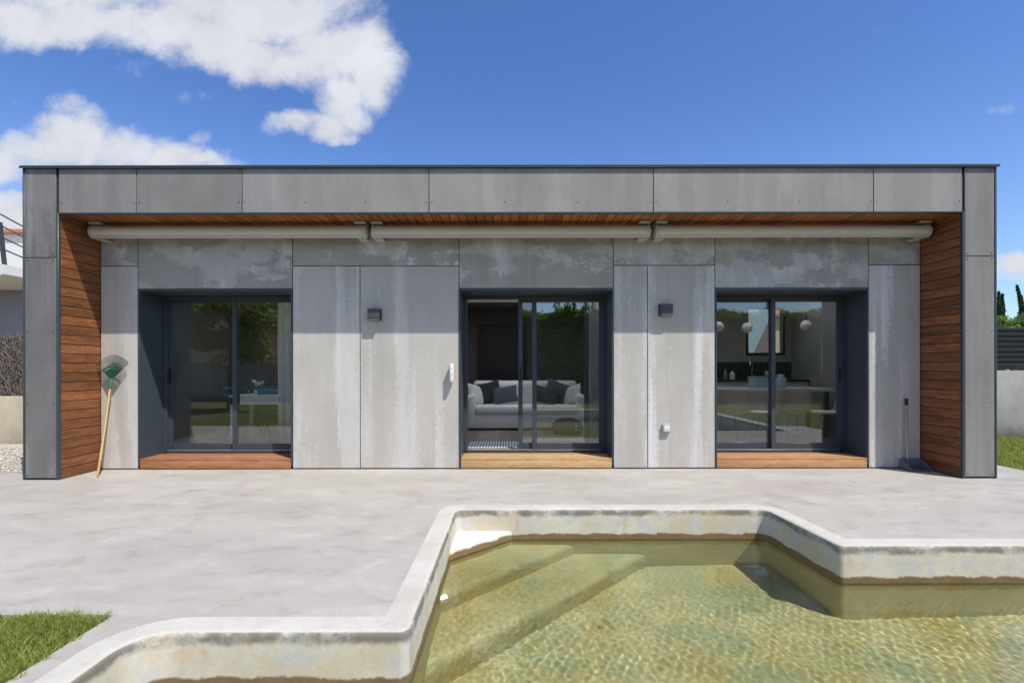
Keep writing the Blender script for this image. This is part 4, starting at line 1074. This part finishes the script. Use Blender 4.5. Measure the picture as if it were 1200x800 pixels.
for (x_, y_) in ((-13.40, 13.6), (-14.75, 16.6), (-16.0, 14.2)):
    mb = MB(); mb.bar((x_, y_, 4.0), (x_ - .13, y_, 5.20), .075); mb.build('railing_post', M['rail'], t)
for k in range(4):
    h = .32 + .315 * k
    mb = MB(); mb.tube([(-16.0 - .036 * k, 14.2, 4.15 + h), (-13.40 - .036 * k, 13.6, 4.15 + h), (-14.75 - .036 * k, 16.6, 4.15 + h)], .022, 8); mb.build('rail', M['rail'], t)
t = thing('white_house', (-21, 26, 0), 'white house with an orange tiled eave behind the roof terrace', 'house')
mb = MB(); mb.box(-26, -21, 24, 32, -.05, 7.6); mb.box(-26, -20.0, 24.4, 32, -.05, 6.4); mb.build('wall', M['render_white'], t)
mb = MB(); mb.box(-26.2, -20.8, 23.8, 32.2, 7.6, 7.8, .02); mb.box(-26.2, -19.8, 24.2, 32.2, 6.402, 6.58, .02); mb.build('roof', M['tile'], t)

# right side: wall with slatted fence, trees
t = thing('boundary_wall', (9, 9.8, 0), 'grey rendered wall with a dark slatted fence on top', 'wall')
mb = MB(); mb.box(5.95, 16, 9.70, 9.88, -.05, 1.26, .008); mb.box(14, 14.18, -6.6, 9.69, -.05, 1.26, .008); mb.build('masonry', M['wall_grey'], t)
mb = MB()
for k in range(8):
    z_ = 1.29 + k * .098; mb.obox((11, 9.79, z_ + .046), (5.04, .012, .054), Matrix.Rotation(R(18), 3, 'X'), .004)
mb.build('slat_fence', M['slat'], t)
for x_ in (6.1, 8.0, 9.9, 11.8, 13.7):
    mb = MB(); mb.box(x_ - .03, x_ + .03, 9.815, 9.865, 1.262, 2.08, .003, 1); mb.build('fence_post', M['slat'], t)

def trunk(mb, x, y, h, r): mb.tube([(x, y, -.06), (x + .03, y, h * .5), (x, y + .03, h)], [r, r * .8, r * .25], 8)
def cone_tree(x, y, h, w, n, label, name='cypress_tree', tiers=False, lean=0.0):
    t = thing(name, (x, y, -.06), label, 'tree', 'trees beyond the slatted fence')
    mb = MB(); trunk(mb, x, y, h * .92, .09); mb.build('trunk', M['bark'], t)
    z = rng.uniform(.06, 1.0, n) ** .9
    prof_ = np.sin(np.pi * np.clip(z * .92 + .08, 0, 1) ** .7) ** .8 if not tiers else (1 - z) * (.65 + .35 * np.sin(z * 38)) + .03
    a = rng.uniform(0, 2 * np.pi, n); rr = w * prof_ * np.sqrt(rng.uniform(.25, 1, n)) * (1 + .25 * np.sin(a * 3 + z * 17) * np.sin(z * 29))
    pts = np.stack([x + rr * np.cos(a) + lean * np.maximum(0, z - .8) * 5, y + rr * np.sin(a), z * h], 1)
    nr = np.stack([np.cos(a), np.sin(a), np.full(n, .5)], 1)
    leaves(pts, nr, .055 + .0 * h, 'crown', M['leaf_dark'], t, .4); return t
def round_tree(x, y, z0, r, n, mat, label, name, group, size=.06, th=None, k=10, cat='tree', cr=.45):
    t = thing(name, (x, y, -.06), label, cat, group)
    mb = MB(); trunk(mb, x, y, z0 + r[2] * .5, th or .08)
    for q in range(5):
        a = q * 1.3; mb.tube([(x, y, z0 - r[2] * .5), (x + math.cos(a) * r[0] * .35, y + math.sin(a) * r[1] * .35, z0), (x + math.cos(a) * r[0] * .6, y + math.sin(a) * r[1] * .6, z0 + r[2] * .4)], [.05, .03, .012], 6)
    mb.build('trunk', M['bark'], t)
    cs = rng.normal(size=(k, 3)); cs /= np.linalg.norm(cs, axis=1)[:, None]; cs = cs * np.array(r) * rng.uniform(.35, .8, (k, 1)) + [x, y, z0]
    P_, N_ = [], []
    for c_ in cs:
        m_ = n // k; dv = rng.normal(size=(m_, 3)); dv /= np.linalg.norm(dv, axis=1)[:, None]
        P_.append(c_ + dv * np.array(r) * cr * rng.uniform(.3, 1.0, (m_, 1)) ** .5); N_.append(dv + [0, 0, .5])
    leaves(np.concatenate(P_), np.concatenate(N_), size, 'crown', mat, t, .45); return t
cone_tree(19.12, 20.0, 4.25, .22, 2200, 'slim cypress at the house edge above the fence')
cone_tree(19.55, 20.3, 4.2, .42, 3600, 'broad dark conifer between the two slim cypresses', 'conifer_tree', True)
cone_tree(19.75, 19.7, 4.45, .22, 2600, 'slim cypress with a bent tip at the right picture edge', lean=-.22)
round_tree(15.2, 15.5, 2.35, (1.0, .9, .75), 4200, M['leaf_bush'], 'leafy green bush above the fence near the house', 'bush', 'bushes beyond the slatted fence', .06, cat='bush')
round_tree(15.75, 15.2, 2.3, (.9, .9, .7), 4600, M['leaf_bush'], 'leafy green bush above the fence at the right picture edge', 'bush', 'bushes beyond the slatted fence', .06, cat='bush')
t = thing('beige_house', (14, 26, 0), 'beige house seen through the kitchen window', 'house')
mb = MB(); mb.box(12.35, 18, 24, 31, -.05, 3.7); mb.build('wall', M['render_beige'], t)
mb = MB(); mb.prism([(12.1, 3.7), (18.3, 3.7), (15.5, 4.7)], 23.7, 31.3, 'Y'); mb.build('roof', M['tile'], t)
for x_ in (12.75, 14.4, 16.2):
    mb = MB(); mb.box(x_, x_ + .7, 23.96, 24.02, 2.1, 3.1); w_ = mb.build('window', M['black'], t)
t = thing('blue_shed_wall', (9.5, 16, 0), 'pale blue neighbour wall seen through the kitchen window', 'wall')
mb = MB(); mb.prism([(4, -.05), (7.5, -.05), (7.62, 1.75), (8.40, 3.4), (4, 3.4)], 16, 16.3, 'Y'); mb.build('masonry', plain('blue_render', (.30, .40, .46), .8), t)

# ------------------------------------------------------------------ garden behind the viewpoint (seen reflected in the glass)
t = thing('garden_hedge', (5, -6.4, -.03), 'tall clipped green hedge along the garden edge', 'hedge')
n = 52000; hx = rng.uniform(-3.0, 12.6, n); side_ = rng.uniform(0, 1, n)
hz = np.where(side_ < .78, rng.uniform(0, 3.45, n), 3.45); hy = np.where(side_ < .78, -5.8, rng.uniform(-7.0, -5.8, n))
bump_ = .16 * np.sin(hx * 2.3 + hz * 1.7) + .12 * np.sin(hx * 5.1 - hz * 3.3)
hy = hy + np.where(side_ < .78, bump_ + rng.normal(0, .07, n), 0); hz = hz + np.where(side_ >= .78, .10 * np.sin(hx * 3.1 + hy * 2) + rng.normal(0, .07, n), 0)
nr = np.where((side_ < .78)[:, None], np.array([[0, 1, .4]]), np.array([[0, .2, 1]]))
leaves(np.stack([hx, hy, hz], 1), nr, .06, 'foliage', M['leaf_hedge'], t)
mb = MB(); mb.box(-2.9, 12.5, -7.0, -6.0, -.03, 3.35, .1); mb.build('branch_mass', M['leaf_dark'], t)
ms = []; nn_ = []
for k in range(34):
    sx_ = rng.uniform(1.6, 4.2); sh = rng.uniform(.2, .75); m_ = int(60 * sh) + 16; zz_ = rng.uniform(0, 1, m_)
    ms.append(np.stack([sx_ + rng.normal(0, .07, m_) * (1 - zz_ * .7), -6.1 + rng.normal(0, .07, m_), 3.4 + zz_ * sh], 1)); nn_.append(rng.normal(size=(m_, 3)))
leaves(np.concatenate(ms), np.concatenate(nn_), .06, 'shoots', M['leaf_hedge'], t)
for (x_, y_, z_, r_, lab) in ((-9.3, -2.6, 2.75, (2.5, 1.8, 1.6), 'silvery olive tree on the lawn, nearest the hedge'), (-12.6, -4.6, 3.4, (2.3, 1.8, 1.7), 'silvery olive tree at the far lawn corner')):
    round_tree(x_, y_, z_, r_, 9000, M['leaf_olive'], lab, 'olive_tree', 'olive trees on the lawn', .085, .16, 34, cr=.24)
t = thing('rear_wall', (-9, -6.6, 0), 'pale garden wall behind the olive trees', 'wall')
mb = MB(); mb.box(-16, -3.1, -6.75, -6.5, -.05, 1.55, .01); mb.build('masonry', M['wall_grey'], t)
mb = MB(); mb.box(-16.02, -3.08, -6.79, -6.46, 1.552, 1.60, .008); mb.build('wall_cap', M['render_white'], t)
t = thing('rear_house', (-12, -14, 0), 'beige house with a clay roof behind the rear wall', 'house')
mb = MB(); mb.box(-20, -9, -20, -12, -.05, 4.6); mb.build('wall', M['render_beige'], t)
mb = MB(); mb.prism([(-20.5, 4.6), (-8.5, 4.6), (-14.5, 6.2)], -20.4, -11.6, 'Y'); mb.build('roof', M['tile'], t)
